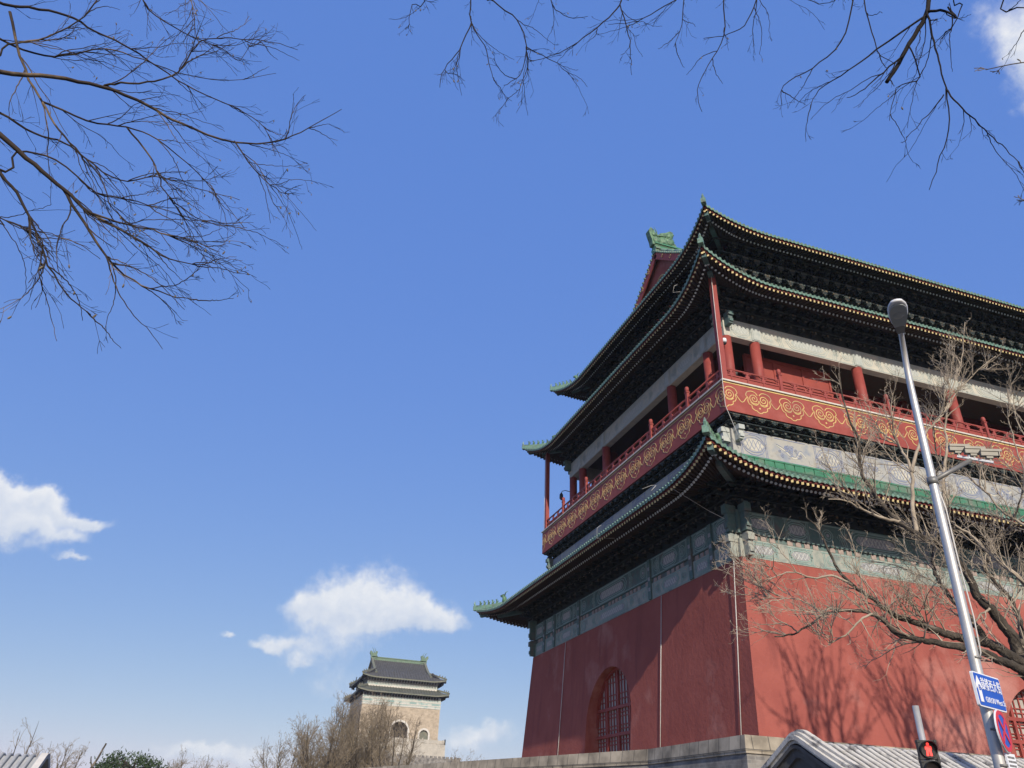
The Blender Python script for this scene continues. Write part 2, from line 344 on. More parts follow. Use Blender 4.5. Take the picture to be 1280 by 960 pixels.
# stone base: a battered terrace with a projecting stone cap; the west side flares outwards past the stair
b = MB(); T = 2.78
foot = [(-T, -T), (DW+T, -T), (DW+T, DD+T), (-12.2, 34.0), (-T, 4.9)]
def ring(b, poly, e0, z0, e1, z1):
    n = len(poly); c = (DW/2, DD/2)
    def off(e):
        r = []
        for i in range(n):
            p0 = Vector(poly[i-1]); p = Vector(poly[i]); p2 = Vector(poly[(i+1) % n])
            d1 = (p-p0).normalized(); d2 = (p2-p).normalized(); n1 = Vector((d1.y, -d1.x)); n2 = Vector((d2.y, -d2.x))
            k = (n1+n2).normalized(); q = p+k*(e/max(.3, k.dot(n1))); r.append(q)
        return r
    A = off(e0); B = off(e1)
    for i in range(n):
        j = (i+1) % n
        b.quad((A[i].x, A[i].y, z0), (A[j].x, A[j].y, z0), (B[j].x, B[j].y, z1), (B[i].x, B[i].y, z1))
    return A, B
ring(b, foot, .34, 0, -.02, 4.36)
base = b.build('stone_base', 'grey_brick', tower)
b = MB(); ring(b, foot, -.02, 4.36, .04, 4.37); ring(b, foot, .04, 4.37, .04, 4.45); ring(b, foot, .04, 4.45, 0.06, 4.47)
ring(b, foot, .06, 4.47, 0.06, 4.54); A, B = ring(b, foot, .06, 4.54, 0.0, 5.0)
b.add([(q.x, q.y, 5.0) for q in B], [tuple(range(len(B)))])
b.build('coping', 'cap_stone', base)

# walls with arched openings (outline of each face built as strips around the arch)
def wall_in(z): return -BAT*(WT-z)
def wall_face(b, side, arches):
    L = side[3]
    def pt(s, z, dep=0.0): return sp(side, s, wall_in(z)+dep, z)
    def edge(z): return wall_in(z)
    zs = [BZ-.02, WT]
    cur = None
    xs = []
    segs = []
    prev = -1
    for (c, hw, sz, rise) in arches:
        segs.append((prev, c-hw)); prev = c+hw
    segs.append((prev, 'end'))
    def s_lo(z, v): return (wall_in(z) if v == -1 else (L-wall_in(z) if v == 'end' else v))
    for a, e in segs:
        b.quad(pt(s_lo(BZ, a), BZ), pt(s_lo(BZ, e), BZ), pt(s_lo(WT, e), WT), pt(s_lo(WT, a), WT))
    for (c, hw, sz, rise) in arches:
        K = 24
        arc = [(c-hw*math.cos(math.pi*i/K), sz+rise*math.sin(math.pi*i/K)) for i in range(K+1)]
        for i in range(K):
            (s0, z0), (s1, z1) = arc[i], arc[i+1]
            b.quad(pt(s0, z0), pt(s1, z1), pt(s1, WT), pt(s0, WT))
        prof = [(c-hw, BZ)]+arc+[(c+hw, BZ)]
        for i in range(len(prof)-1):
            (s0, z0), (s1, z1) = prof[i], prof[i+1]
            b.quad(pt(s0, z0), pt(s1, z1), sp(side, s1, 1.15, z1), sp(side, s0, 1.15, z0))
ARW = [(14.1, 3.05, 7.2, 3.05)]
ARS = [(16.1, 2.9, 5.75, 2.85), (23.0, 2.7, 5.9, 2.8), (29.9, 2.9, 5.75, 2.85)]
b = MB()
wall_face(b, SIDES[0], ARS); wall_face(b, SIDES[1], ARW); wall_face(b, SIDES[2], ARS); wall_face(b, SIDES[3], ARW)
b.quad((0, 0, WT), (DW, 0, WT), (DW, DD, WT), (0, DD, WT))
wall = b.build('wall', 'red_wall', tower)
# lattice windows in the arches: one window per arch, panes behind the mullions
def lattice(side, arch):
    c, hw, sz, rise = arch
    fr = MB(); pn = MB(); hw2 = hw-.004
    def top(s): 
        q = max(0, 1-((s-c)/hw2)**2); return sz+rise*math.sqrt(q)
    D0 = .33
    def bar(s0, z0, s1, z1, w, d, dep):
        a = sp(side, s0, dep, z0); e = sp(side, s1, dep, z1)
        fr.beam(a, e, w, d, up=(side[2][0], side[2][1], 0))
    # posts and rails
    bays = 4; bw = 2*hw2/bays
    for i in range(1, bays):
        s = c-hw2+bw*i; bar(s, BZ, s, top(s), .17, .16, D0)
    zr = [BZ+.12, BZ+(sz+rise-BZ)*.30, BZ+(sz+rise-BZ)*.58]
    for z in zr:
        if z <= sz: e = hw2
        else: e = hw2*math.sqrt(max(0, 1-((z-sz)/rise)**2))
        bar(c-e, z, c+e, z, .17, .16, D0+.004)
    K = 24
    arc = [(c-hw2*math.cos(math.pi*i/K)*.98, sz+rise*.98*math.sin(math.pi*i/K)) for i in range(K+1)]
    for i in range(K): bar(*arc[i], *arc[i+1], .16, .18, D0-.006)
    # small lattice, uneven muntin spacing like the painted grille
    for i in range(bays):
        s0 = c-hw2+bw*i
        for k in range(1, 4):
            s = s0+bw*k/4; bar(s, BZ, s, top(s)-.02, .07, .05, D0+.03)
    levels = zr+[sz+rise]
    for a, e_ in zip(levels[:-1], levels[1:]):
        for f in (.2, .34, .66, .8):
            z = a+(e_-a)*f
            e = hw2 if z <= sz else hw2*math.sqrt(max(0, 1-((z-sz)/rise)**2))
            bar(c-e, z, c+e, z, .05, .05, D0+.034)
    pts = [sp(side, c-hw2, D0+.07, BZ)]+[sp(side, s, D0+.07, z) for s, z in arc]+[sp(side, c+hw2, D0+.07, BZ)]
    pn.add(pts, [tuple(range(len(pts)))])
    w = fr.build('window', 'red_wood', tower); pn.build('pane', M['paper'], w)
M['paper'] = mat('paper', (.42, .385, .34), (.33, .30, .27), scale=2, rough=.7)
lattice(SIDES[1], ARW[0])
for a in ARS: lattice(SIDES[0], a)

# ---- painted beams
def ribbon(b, side, pts, w, inn, th=.014, closed=False, h0=None):
    # flat raised line on a side: pts in (s, z); stands th proud of inset 'inn'
    n = len(pts)
    if n < 2: return
    L = []; Rr = []
    for i in range(n):
        if closed: p0, p1 = pts[i-1], pts[(i+1) % n]
        else: p0, p1 = pts[max(i-1, 0)], pts[min(i+1, n-1)]
        dx, dz = p1[0]-p0[0], p1[1]-p0[1]; l = math.hypot(dx, dz) or 1
        nx, nz = -dz/l*w/2, dx/l*w/2
        L.append((pts[i][0]+nx, pts[i][1]+nz)); Rr.append((pts[i][0]-nx, pts[i][1]-nz))
    rng = range(n) if closed else range(n-1)
    vs = []
    for i in range(n):
        vs += [sp(side, L[i][0], inn-th, L[i][1]), sp(side, Rr[i][0], inn-th, Rr[i][1]), sp(side, L[i][0], inn, L[i][1]), sp(side, Rr[i][0], inn, Rr[i][1])]
    fs = []
    for i in rng:
        j = (i+1) % n
        fs += [(4*i, 4*i+1, 4*j+1, 4*j), (4*i, 4*j, 4*j+2, 4*i+2), (4*i+1, 4*i+3, 4*j+3, 4*j+1)]
    b.add(vs, fs)
def plate(b, side, pts, inn, th):
    b.prism([sp(side, s, inn, z) for s, z in pts], (-side[2][0]*th, -side[2][1]*th, 0))
def rrect(c, z, hw, hz, cut):
    return [(c-hw, z), (c-hw+cut*.5, z+hz*.75), (c-hw+cut, z+hz), (c+hw-cut, z+hz), (c+hw-cut*.5, z+hz*.75), (c+hw, z), (c+hw-cut*.5, z-hz*.75), (c+hw-cut, z-hz), (c-hw+cut, z-hz), (c-hw+cut*.5, z-hz*.75)]
def beam_ornament(lines, panels, lat, side, s0, s1, z0, z1, inn, style=0):
    c = (s0+s1)/2; zc = (z0+z1)/2; hz = (z1-z0)/2; L = s1-s0
    lw = .05
    ribbon(lines, side, [(s0+.06, z0+.05), (s1-.06, z0+.05)], .045, inn); ribbon(lines, side, [(s0+.06, z1-.05), (s1-.06, z1-.05)], .045, inn)
    hw = L*.20 if L > 3 else L*.37
    for k in (.80, .60): ribbon(lines, side, rrect(c, zc, hw*(1+(k-.6)*.5), hz*k, hz*.8), lw, inn, closed=True)
    plate(panels, side, rrect(c, zc, hw*.86, hz*.46, hz*.6), inn, .008)
    # diamond lattice inside the cartouche
    n = max(3, int(hw*1.7/.26)); q = hw*.72
    for i in range(n):
        sx = c-q+2*q*i/n
        ribbon(lat, side, [(sx, zc-hz*.4), (sx+2*q/n, zc+hz*.4)], .03, inn-.008, .008); ribbon(lat, side, [(sx+2*q/n, zc-hz*.4), (sx, zc+hz*.4)], .03, inn-.008, .010)
    # nested chevrons and end roundels
    for sg in (-1, 1):
        e = s0 if sg < 0 else s1
        span = (L/2-hw*1.15)
        if span > .9:
            for k in range(3):
                x = c+sg*(hw*1.18+.12+.13*k)
                ribbon(lines, side, [(x-sg*.0, z0+.1), (x+sg*.16, zc+hz*.35), (x+sg*.30, zc), (x+sg*.16, zc-hz*.35), (x, z1-.1)][0:5], .035, inn)
            r = min(hz*.55, span*.3); x = e-sg*(r+.35)
            for rr in (r, r*.62):
                ribbon(lines, side, [(x+rr*math.cos(g*math.pi/7), zc+rr*math.sin(g*math.pi/7)) for g in range(14)], .04, inn, closed=True)
            plate(panels, side, [(x+r*.3*math.cos(g*math.pi/4), zc+r*.3*math.sin(g*math.pi/4)) for g in range(8)], inn, .01)
        x = e-sg*.16
        for dx in (0, .09): ribbon(lines, side, [(x-sg*dx, z0+.06), (x-sg*dx, z1-.06)], .035, inn)
PR = random.Random(17)
def scroll_panel(lines, panels, lat, side, s0, s1, z0, z1, inn):
    # painted dragon-and-cloud panel: loose swirls, knots and short strokes between two borders
    ribbon(lines, side, [(s0+.06, z0+.05), (s1-.06, z0+.05)], .045, inn); ribbon(lines, side, [(s0+.06, z1-.05), (s1-.06, z1-.05)], .045, inn)
    h = z1-z0
    for _ in range(13):
        cx = PR.uniform(s0+.3, s1-.3); cz = PR.uniform(z0+.3*h, z1-.3*h); r = PR.uniform(.10, .2); sg = PR.choice((-1, 1)); n = 16; a0 = PR.uniform(0, 6)
        ribbon(PR.choice((lines, lines, lat)), side, [(cx+sg*r*(i/n)*math.cos(a0+i*.62), cz+r*(i/n)*math.sin(a0+i*.62)) for i in range(1, n+1)], PR.uniform(.025, .05), inn-PR.uniform(0, .004))
    pts = [(lerp(s0+.15, s1-.15, i/6), lerp(z0, z1, .5)+PR.uniform(-.25, .25)*h) for i in range(7)]
    ribbon(panels, side, catmull(pts, 4), .10, inn, .010); ribbon(lines, side, [(x, z+.09) for x, z in catmull(pts, 4)], .03, inn)
    for _ in range(6):
        x = PR.uniform(s0+.2, s1-.2); z = PR.uniform(z0+.2*h, z1-.2*h); d = PR.uniform(-.2, .2)
        ribbon(lat, side, [(x, z), (x+d, z+PR.uniform(-.18, .18))], .04, inn-.003)
COLS = {0: [2.4, 4.4, 11.9, 19.3, 26.7, 34.1, 41.6, 43.6], 1: [2.4, 4.4, 8.9, 19.1, 23.6, 25.6]}
def cols(k): return COLS[k % 2]
def painted_band(name, z0, z1, inn, mats, split=None, ornament=True, bays=None, depth=.35, parent=None):
    # mats: body, line, panel, lattice
    B = MB(); Ln = MB(); Pn = MB(); La = MB(); Bl = MB()
    for k, sd_ in enumerate(SIDES):
        L = sd_[3]; xs = [inn+.15]+[x for x in (bays or cols)(k) if inn+.8 < x < L-inn-.8]+[L-inn-.15]
        tiers = [(z0, z1)] if not split else [(z0, split[0]), (split[1], z1)]
        for ti, (a, e) in enumerate(tiers):
            B.mi = 1 if (split and ti == 0) else 0
            o = 0 if k % 2 == 0 else .003
            cx = sp(sd_, L/2, inn+depth/2, (a+e)/2)
            s_ = (L-2*inn-2*o*depth*100, depth, e-a) if k % 2 == 0 else (depth, L-2*inn-2*depth-.004, e-a)
            B.box(cx, s_)
            if ornament and k < 2:
                for x0, x1 in zip(xs[:-1], xs[1:]):
                    if x1-x0 > .9: (scroll_panel if bays and xs.index(x0) % 2 else beam_ornament)(Ln, Pn, La, sd_, x0+.17, x1-.17, a+.03, e-.03, inn)
        B.mi = 0
        if split:  # recessed strip with alternating blocks
            cx = sp(sd_, L/2, inn+.08+depth/2, (split[0]+split[1])/2)
            B.box(cx, (L-2*inn-.3, depth-.02, split[1]-split[0]-.004) if k % 2 == 0 else (depth-.02, L-2*inn-.9, split[1]-split[0]-.004))
            if k < 2:
                n = int((L-2*inn-.6)/.5)
                for i in range(n):
                    if i % 5 == 4: continue
                    s = inn+.4+i*.5
                    Bl.box(sp(sd_, s, inn+.07, (split[0]+split[1])/2), (.3 if k % 2 == 0 else .06, .06 if k % 2 == 0 else .3, split[1]-split[0]-.06))
        if k < 2 and split:   # vertical pads between bays
            for x in (xs[1:-1] if k == 1 else []):
                B.box(sp(sd_, x, inn-.01, (z0+z1)/2), (.32 if k == 0 else .14, .14 if k == 0 else .32, z1-z0-.05))
                for dz in (.25, .5, .75): Pn.box(sp(sd_, x, inn-.085, lerp(z0, z1, dz)), (.2 if k == 0 else .012, .012 if k == 0 else .2, .2))
    o = B.build(name, [mats[0], 'teal_pale'] if split else mats[0], parent or tower)
    if Ln.v: Ln.build('painted_line', mats[1], o)
    if Pn.v: Pn.build('painted_panel', mats[2], o)
    if La.v: La.build('painted_lattice', mats[3], o)
    if Bl.v: Bl.build('painted_block', 'pink_block', o)
    return o
painted_band('lower_painted_beam', WT+.02, 15.42, .004, ('teal', 'teal_line', 'lattice_paint', 'white_line'), split=(13.98, 14.26))
painted_band('upper_painted_beam', 19.0, 20.5, 1.0, ('lilac', 'blue_line', 'cream_paint', 'blue_line'), depth=.4, bays=lambda k: [1.0+2.444*i for i in range(1, 18)] if k % 2 == 0 else [1.0+2.363*i for i in range(1, 11)])
painted_band('gallery_beam', 27.5, 28.75, 2.15, ('cream_paint', 'pale_line', 'pale_paint', 'white_line'), depth=.5)

b = MB()   # painted pads where the gallery beam sits on each column
for k, sd_ in enumerate(SIDES[:2]):
    for s in cols(k)[1:-1]:
        for w, z0, z1, pr in ((.62, 27.56, 28.7, .05), (.46, 27.62, 28.62, .075)):
            c = sp(sd_, s, 2.15-pr+.1, (z0+z1)/2); b.box(c, (w, .2, z1-z0) if k == 0 else (.2, w, z1-z0))
b.build('beam_pad', 'pale_paint', tower)
# corner bracket blocks at painted bands (the beam ends that stick out at the corners)
def corner_blocks(e, z0, z1, m, name):
    for (cx, sx), (cy, sy) in [((0, 1), (0, 1)), ((0, 1), (DD, -1)), ((DW, -1), (0, 1)), ((DW, -1), (DD, -1))]:
        b = MB(); x = cx+sx*e; y = cy+sy*e
        for (dx, dy) in ((0, 1), (1, 0)):
            h = (z1-z0)
            X = x-sx*.28 if dy == 0 else x+sx*.18; Y = y-sy*.28 if dx == 0 else y+sy*.18
            b.box((X, Y, z0+h*.5), (.52 if dx else .28, .52 if dy else .282, h)); b.box((X-sx*dx*.12, Y-sy*dy*.12, z0+h*.78), (.5 if dx else .36, .5 if dy else .362, h*.3))
            b.box((X-sx*dx*.05, Y-sy*dy*.05, z0+h*.22), (.58 if dx else .25, .58 if dy else .252, h*.2))
        b.build(name, m if cy == 0 else 'teal', tower)  # north corners always get dark teal: their shade is put into the colour
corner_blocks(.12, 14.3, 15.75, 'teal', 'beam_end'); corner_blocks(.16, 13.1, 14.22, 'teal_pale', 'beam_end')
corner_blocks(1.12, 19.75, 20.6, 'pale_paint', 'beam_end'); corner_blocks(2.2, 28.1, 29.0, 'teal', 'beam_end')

# ---- eaves
def make_eave(name, em, zm, et, zt, up, zu, root, zroot, Lc=5.5, curve=0.0, first_row=0.0):
    """em/zm: edge overhang (outward of wall line) and height mid-side; et/zt at the corner tips; up/zu: inset and height where the tiles end;
    root/zroot: inset and height where the rafters meet the wall."""
    def edge(L, s):
        a = min(s+et, L+et-s); k = max(0.0, 1-a/Lc); z0 = zm[0] if L == DW else zm[1]
        return em+(et-em)*k*k, z0+(zt-z0)*k**2.1
    tiles = MB(); ends = MB(); raft = MB(); tips = MB(); rr = MB(); rt = MB(); sof = MB(); red = MB()
    for k, sd_ in enumerate(SIDES):
        L = sd_[3]; near = k < 2
        t = Vector((sd_[1][0], sd_[1][1], 0)); inw = Vector((sd_[2][0], sd_[2][1], 0))
        def surf(s, f, lift=0.0):
            # f 0 edge .. 1 upper line or hip
            e, z = edge(L, s)
            lim = min(up, s if s < L/2 else L-s)
            full = up+e; inn = -e+(lim+e)*f; q = (inn+e)/full
            zz = z+(zu-z)*(q-curve*q*(1-q))
            return sp(sd_, s, inn, zz+lift)
        # roof sheet
        n = int((L+2*et)/.55); P = []
        for i in range(n+1):
            s = -et+(L+2*et)*i/n; P.append([surf(s, f) for f in (0, .33, .66, 1)])
        for i in range(n):
            for j in range(3): tiles.quad(P[i][j], P[i+1][j], P[i+1][j+1], P[i][j+1])
        # round tile rows
        step = .30; n = int((L+2*et-.2)/step)
        for i in range(n+1):
            s = -et+.1+(L+2*et-.2)*i/n
            q = [surf(s, f, .03) for f in ((0, .25, .5, .75, .985) if near else (0, .5, .985))]
            tiles.smooth = True; tiles.tube(q, .075, 6 if near else 4, cap=False); tiles.smooth = False
            d = (Vector(q[1])-Vector(q[0])).normalized(); p0 = Vector(q[0])
            ends.tube([p0-d*.03, p0+d*.05], .092, 8 if near else 5)
            # drip tile: a tongue hanging between two rows
            if near and i < n:
                s2 = s+step/2; e, z = edge(L, s2); c = Vector(surf(s2, 0, 0))
                sl = (Vector(surf(s2+.05, 0))-Vector(surf(s2-.05, 0))).normalized()
                poly = [c+sl*x+Vector((0, 0, 1))*zz-inw*.01 for x, zz in ((-.12, .05), (.12, .05), (.10, -.06), (0, -.13), (-.10, -.06))]
                ends.prism([tuple(v) for v in poly], tuple(inw*.03))
        # red lath under the tiles, soffit boards
        n = int((L+2*et)/.5); a0 = []
        for i in range(n+1):
            s = -et+(L+2*et)*i/n; e, z = edge(L, s)
            lim = root if (s > root and s < L-root) else (min(s, L-s))
            lim = max(lim, -e+.001)
            qf = (lim+e)/(root+e)
            a0.append((sp(sd_, s, -e+.10, z-.05), sp(sd_, s, -e+.10, z-.17), sp(sd_, s, -e+.2, z-.17), sp(sd_, s, lim, lerp(z-.06, zroot, qf))))
        for i in range(n):
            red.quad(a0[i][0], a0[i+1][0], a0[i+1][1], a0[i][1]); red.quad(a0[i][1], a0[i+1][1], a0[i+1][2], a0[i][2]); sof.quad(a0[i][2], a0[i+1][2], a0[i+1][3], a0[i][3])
        # rafters
        step = .285; n = int((L+2*et-.5)/step); F = 4.2
        for i in range(n+1):
            s = -et+.25+(L+2*et-.5)*i/n; e, z = edge(L, s)
            sc = s if s < L/2 else L-s
            F0 = root+.15
            sr = sc if sc > F else F0+(sc+et)/(F+et)*(F-F0)
            if sc < L/2 and s > L/2: sr = L-sr
            A = Vector(sp(sd_, s, -e+.13, z-.235)); Bq = Vector(sp(sd_, sr, root, zroot-.10))
            d = (Bq-A); Ln_ = d.length; d = d/Ln_
            fl = min(.86, Ln_*.40)
            dflat = Vector((d.x, d.y, d.z*.55)).normalized()
            raft.beam(A, A+dflat*(fl+.2), .105, .115)
            X = dflat.cross(Vector((0, 0, 1))).normalized(); Z = X.cross(dflat)
            tips.box(tuple(A-dflat*.004), (.010, .112, .122), (tuple(dflat), tuple(X), tuple(Z)))
            A2 = Vector(A)+d*fl-Vector((0, 0, .30))
            rr.tube([A2, Bq-Vector((0, 0, .20))], .058, 6 if near else 4, cap=False)
            rt.tube([A2-d*.012, A2+d*.004], .068, 8 if near else 4)
    o = tiles.build(name, 'tile', tower)
    ends.build('tile_ends', 'tile_end', o); tag(raft.build('flying_rafters', 'rafter', o)); tips.build('rafter_tips', 'rafter_tip', o)
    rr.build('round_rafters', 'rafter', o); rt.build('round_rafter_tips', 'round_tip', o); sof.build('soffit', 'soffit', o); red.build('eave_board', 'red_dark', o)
    # hip ridges, corner beams and ridge figures
    for (cx, sx), (cy, sy) in [((0, 1), (0, 1)), ((0, 1), (DD, -1)), ((DW, -1), (0, 1)), ((DW, -1), (DD, -1))]:
        def hp(i, lift):
            e, z = edge(DW, i); q = (i+et)/(up+et); e2, z2 = edge(DW, i)
            full = up+e2; qq = (i+e2)/full; zz = z2+(zu-z2)*(qq-curve*qq*(1-qq))
            return Vector((cx+sx*i, cy+sy*i, zz+lift))
        ii = [-et+.02+(up+et-.04)*j/10 for j in range(11)]
        r = MB(); pts = [hp(i, .12) for i in ii]; dg = Vector((sx, sy, 0)).normalized()
        for p, q in zip(pts[:-1], pts[1:]): r.beam(p, q, .24, .34)
        r.smooth = True; r.tube([p+Vector((0, 0, .2)) for p in pts], .11, 7); r.smooth = False
        r.box(tuple(pts[0]-dg*.1+Vector((0, 0, .05))), (.3, .3, .36), (tuple(dg), (-dg.y, dg.x, 0), (0, 0, 1)))
        r.tube([pts[0]-dg*.1+Vector((0, 0, .2)), pts[0]-dg*.22+Vector((0, 0, .42)), pts[0]-dg*.18+Vector((0, 0, .62))], [.11, .08, .03], 6)
        h = r.build('hip_ridge', 'tile_end', o)
        f = MB(); f.smooth = True
        for j in range(5):   # seated ridge figures
            p = pts[0]+(pts[3]-pts[0])*(.18+.2*j)+Vector((0, 0, .24)); si = -dg
            f.tube([p, p+Vector((0, 0, .16)), p+Vector((0, 0, .30))+si*.03], [.10, .08, .05], 6); f.tube([p+Vector((0, 0, .30)), p+Vector((0, 0, .36))+si*.10], [.065, .035], 6)
            f.tube([p+dg*.06+Vector((0, 0, .12)), p+dg*.16+Vector((0, 0, .26))], [.04, .015], 5)
        p = pts[4]+Vector((0, 0, .22))   # the horned beast behind them
        f.tube([p, p+Vector((0, 0, .34)), p-dg*.14+Vector((0, 0, .55)), p-dg*.34+Vector((0, 0, .5))], [.2, .18, .14, .08], 7)
        f.tube([p+Vector((0, 0, .5)), p+dg*.1+Vector((0, 0, .78)), p+dg*.28+Vector((0, 0, .86))], [.06, .04, .015], 5)
        f.build('ridge_beast', 'beast_green', h)
        cb = MB(); e0 = -et+.30
        A = Vector((cx+sx*e0, cy+sy*e0, zt-.42)); Bv = Vector((cx+sx*(root+.2), cy+sy*(root+.2), zroot-.25))
        cb.beam(A, Bv, .26, .34); A2 = A+(Bv-A)*.32-Vector((0, 0, .3)); cb.beam(A2, Bv-Vector((0, 0, .34)), .28, .32)
        dd = (Bv-A).normalized()
        for j in range(4): cb.beam(A+dd*(.1+.14*j)-Vector((0, 0, .175)), A+dd*(.16+.14*j)-Vector((0, 0, .175)), .275, .03)
        cb.build('corner_beam', 'teal', o)
    return o
e1 = make_eave('lower_eave', 3.1, (16.14, 16.47), 3.72, 17.05, .80, 18.42, -.05, 17.35)
e2 = make_eave('middle_eave', -.40+.8, (29.88, 29.64), .9, 31.05, 4.4, 32.0, 2.1, 30.9)
e3 = make_eave('upper_eave', -1.40, (35.9, 35.3), -.98, 36.5, 5.2, 37.65, 4.3, 37.0, curve=.25)

# green ridge courses where each skirt roof meets the wall above
def skirt_ridge(z0, z1, inn, name):
    b = MB()
    for k, sd_ in enumerate(SIDES):
        L = sd_[3]
        for (a, e, pr) in ((z0, z0+(z1-z0)*.3, .0), (z0+(z1-z0)*.3, z0+(z1-z0)*.36, .05), (z0+(z1-z0)*.36, z0+(z1-z0)*.86, -.02), (z0+(z1-z0)*.86, z1, .05)):
            o = inn-pr-(.002 if k % 2 else 0)
            b.box(sp(sd_, L/2, o+.15, (a+e)/2), (L-2*o, .3, e-a-.004) if k % 2 == 0 else (.3, L-2*o-.61, e-a-.004))
        if k < 2:
            n = int((L-2*inn)/.62)
            for i in range(n): b.box(sp(sd_, inn+.3+i*.62, inn-.0, z0+(z1-z0)*.61), (.56 if k == 0 else .06, .06 if k == 0 else .56, (z1-z0)*.46))
    b.build(name, 'ridge_green', tower)
skirt_ridge(18.30, 18.98, .86, 'skirt_ridge'); skirt_ridge(31.9, 32.5, 4.3, 'skirt_ridge')

# ---- bracket sets under the eaves: rows of stepped arms
def brackets(name, inn, z0, z1, reach, step=.92, tiers=3):
    b = MB(); pale = MB()
    for k, sd_ in enumerate(SIDES):
        L = sd_[3]; lo = inn; n = int((L-2*inn)/step)
        T_ = Vector((sd_[1][0], sd_[1][1], 0)); I_ = Vector((sd_[2][0], sd_[2][1], 0)); Z_ = Vector((0, 0, 1)); ax = (tuple(T_), tuple(I_), tuple(Z_))
        H = (z1-z0)/tiers
        # back board
        p = sp(sd_, L/2, inn+.16, (z0+z1)/2); b.box(p, (L-2*inn-.35, .1, z1-z0), ax)
        for i in range(n+1):
            s = inn+.1+(L-2*inn-.2)*i/n
            for t_ in range(tiers):
                out_ = reach*(t_+1)/tiers; z = z0+H*t_
                b.box(sp(sd_, s, inn-out_/2+.1, z+H*.55), (.12, out_+.2, H*.42), ax)
                for a in range(t_+1 if k < 2 else 1):
                    o_ = inn-reach*(a+(1 if t_ else .6))/tiers*(1 if t_ else .5)
                    w = .36+.2*((t_+a) % 2)
                    b.box(sp(sd_, s, o_, z+H*.62), (w, .11, H*.3), ax)
                    for q in (-1, 0, 1): pale.box(sp(sd_, s+q*w*.44, o_, z+H*.86), (.13, .15, H*.2), ax)
                pale.box(sp(sd_, s, inn-out_-.02, z+H*.52), (.115, .05, H*.34), ax)
        for t_ in range(tiers):   # long purlins
            o_ = inn-reach*(t_+1)/tiers
            b.box(sp(sd_, L/2, o_, z0+H*(t_+.98)), (L-2*o_, .11, H*.16), ax)
    o = b.build(name, 'bracket', tower); pale.build('bracket_block', 'bracket_block', o)
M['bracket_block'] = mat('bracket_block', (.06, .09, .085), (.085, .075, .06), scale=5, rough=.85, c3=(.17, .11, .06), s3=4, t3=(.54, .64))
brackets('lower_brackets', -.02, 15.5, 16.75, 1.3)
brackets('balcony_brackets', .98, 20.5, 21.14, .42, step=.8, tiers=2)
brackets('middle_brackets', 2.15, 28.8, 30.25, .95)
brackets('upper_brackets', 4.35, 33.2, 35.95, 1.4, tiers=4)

# ---- balcony
FI = .43
b = MB()
for k, sd_ in enumerate(SIDES):
    L = sd_[3]; o = FI
    b.box(sp(sd_, L/2, o+.06, (21.2+23.0)/2), (L-2*o, .12, 1.8) if k % 2 == 0 else (.12, L-2*o-.244, 1.8))
bal = b.build('balcony', 'red_fascia', tower)
b = MB(); b.box((DW/2, DD/2, 23.055), (DW-2*FI+.16, DD-2*FI+.16, .09)); b.build('balcony_edge', 'white_stone', bal)
b = MB(); b.box((DW/2, DD/2, 21.24), (DW-2*FI-.26, DD-2*FI-.26, .06)); b.build('balcony_soffit', 'soffit', bal)
# gilded cloud scrolls
def scroll_motif():
    L = []
    def spiral(cx, cz, sg, r=.30, turns=1.9):
        n = 34
        return [(cx+sg*(r*(i/n)**.85+.015)*math.cos(-.4+turns*2*math.pi*i/n), cz+(r*(i/n)**.85+.015)*math.sin(-.4+turns*2*math.pi*i/n)) for i in range(n+1)]
    a = spiral(-.30, .16, 1); c = spiral(.30, .16, -1)
    L.append(a); L.append(c)
    outer = [(-.05, .42), (-.2, .58), (-.45, .62), (-.70, .52), (-.80, .30), (-.68, .16), (-.71, -.04), (-.63, -.22), (-.50, -.28), (-.47, -.44), (-.32, -.54), (-.20, -.56), (-.10, -.65), (0, -.67)]
    L.append(catmull(outer+[(-x, z) for x, z in outer[-2::-1]], 5))
    for sg in (-1, 1): L.append(catmull([(sg*.02, .10), (sg*.06, -.08), (sg*.18, -.20), (sg*.36, -.20), (sg*.54, -.08)], 4))
    return L
g = MB(); MOT = scroll_motif(); PIT = 2.13; dot = [(.055*math.cos(q*math.pi/4), -.38+.055*math.sin(q*math.pi/4)) for q in range(8)]
for k in (0, 1):
    sd_ = SIDES[k]; L = sd_[3]; zc = 22.08; n = int(round((L-2*FI)/PIT)); pit = (L-2*FI)/n
    for i in range(n+1):
        s = FI+pit*i
        for pl in MOT:
            q = [(s+x, zc+z) for x, z in pl if FI+.02 < s+x < L-FI-.02]
            if len(q) > 2: ribbon(g, sd_, q, .046 if k == 0 else .036, FI)
        if 0 < i < n: plate(g, sd_, [(s+x, zc+z) for x, z in dot], FI, .014)
        if i < n: ribbon(g, sd_, catmull([(s+.72, zc+.20), (s+.86, zc-.02), (s+.96, zc-.14), (s+1.06, zc-.2), (s+1.17, zc-.14), (s+1.26, zc-.02), (s+pit-.72, zc+.20)], 4), .045, FI)
    ribbon(g, sd_, [(FI, 22.93), (L-FI, 22.93)], .06 if k == 0 else .045, FI)
g.build('gilded_scroll', 'gold', bal)

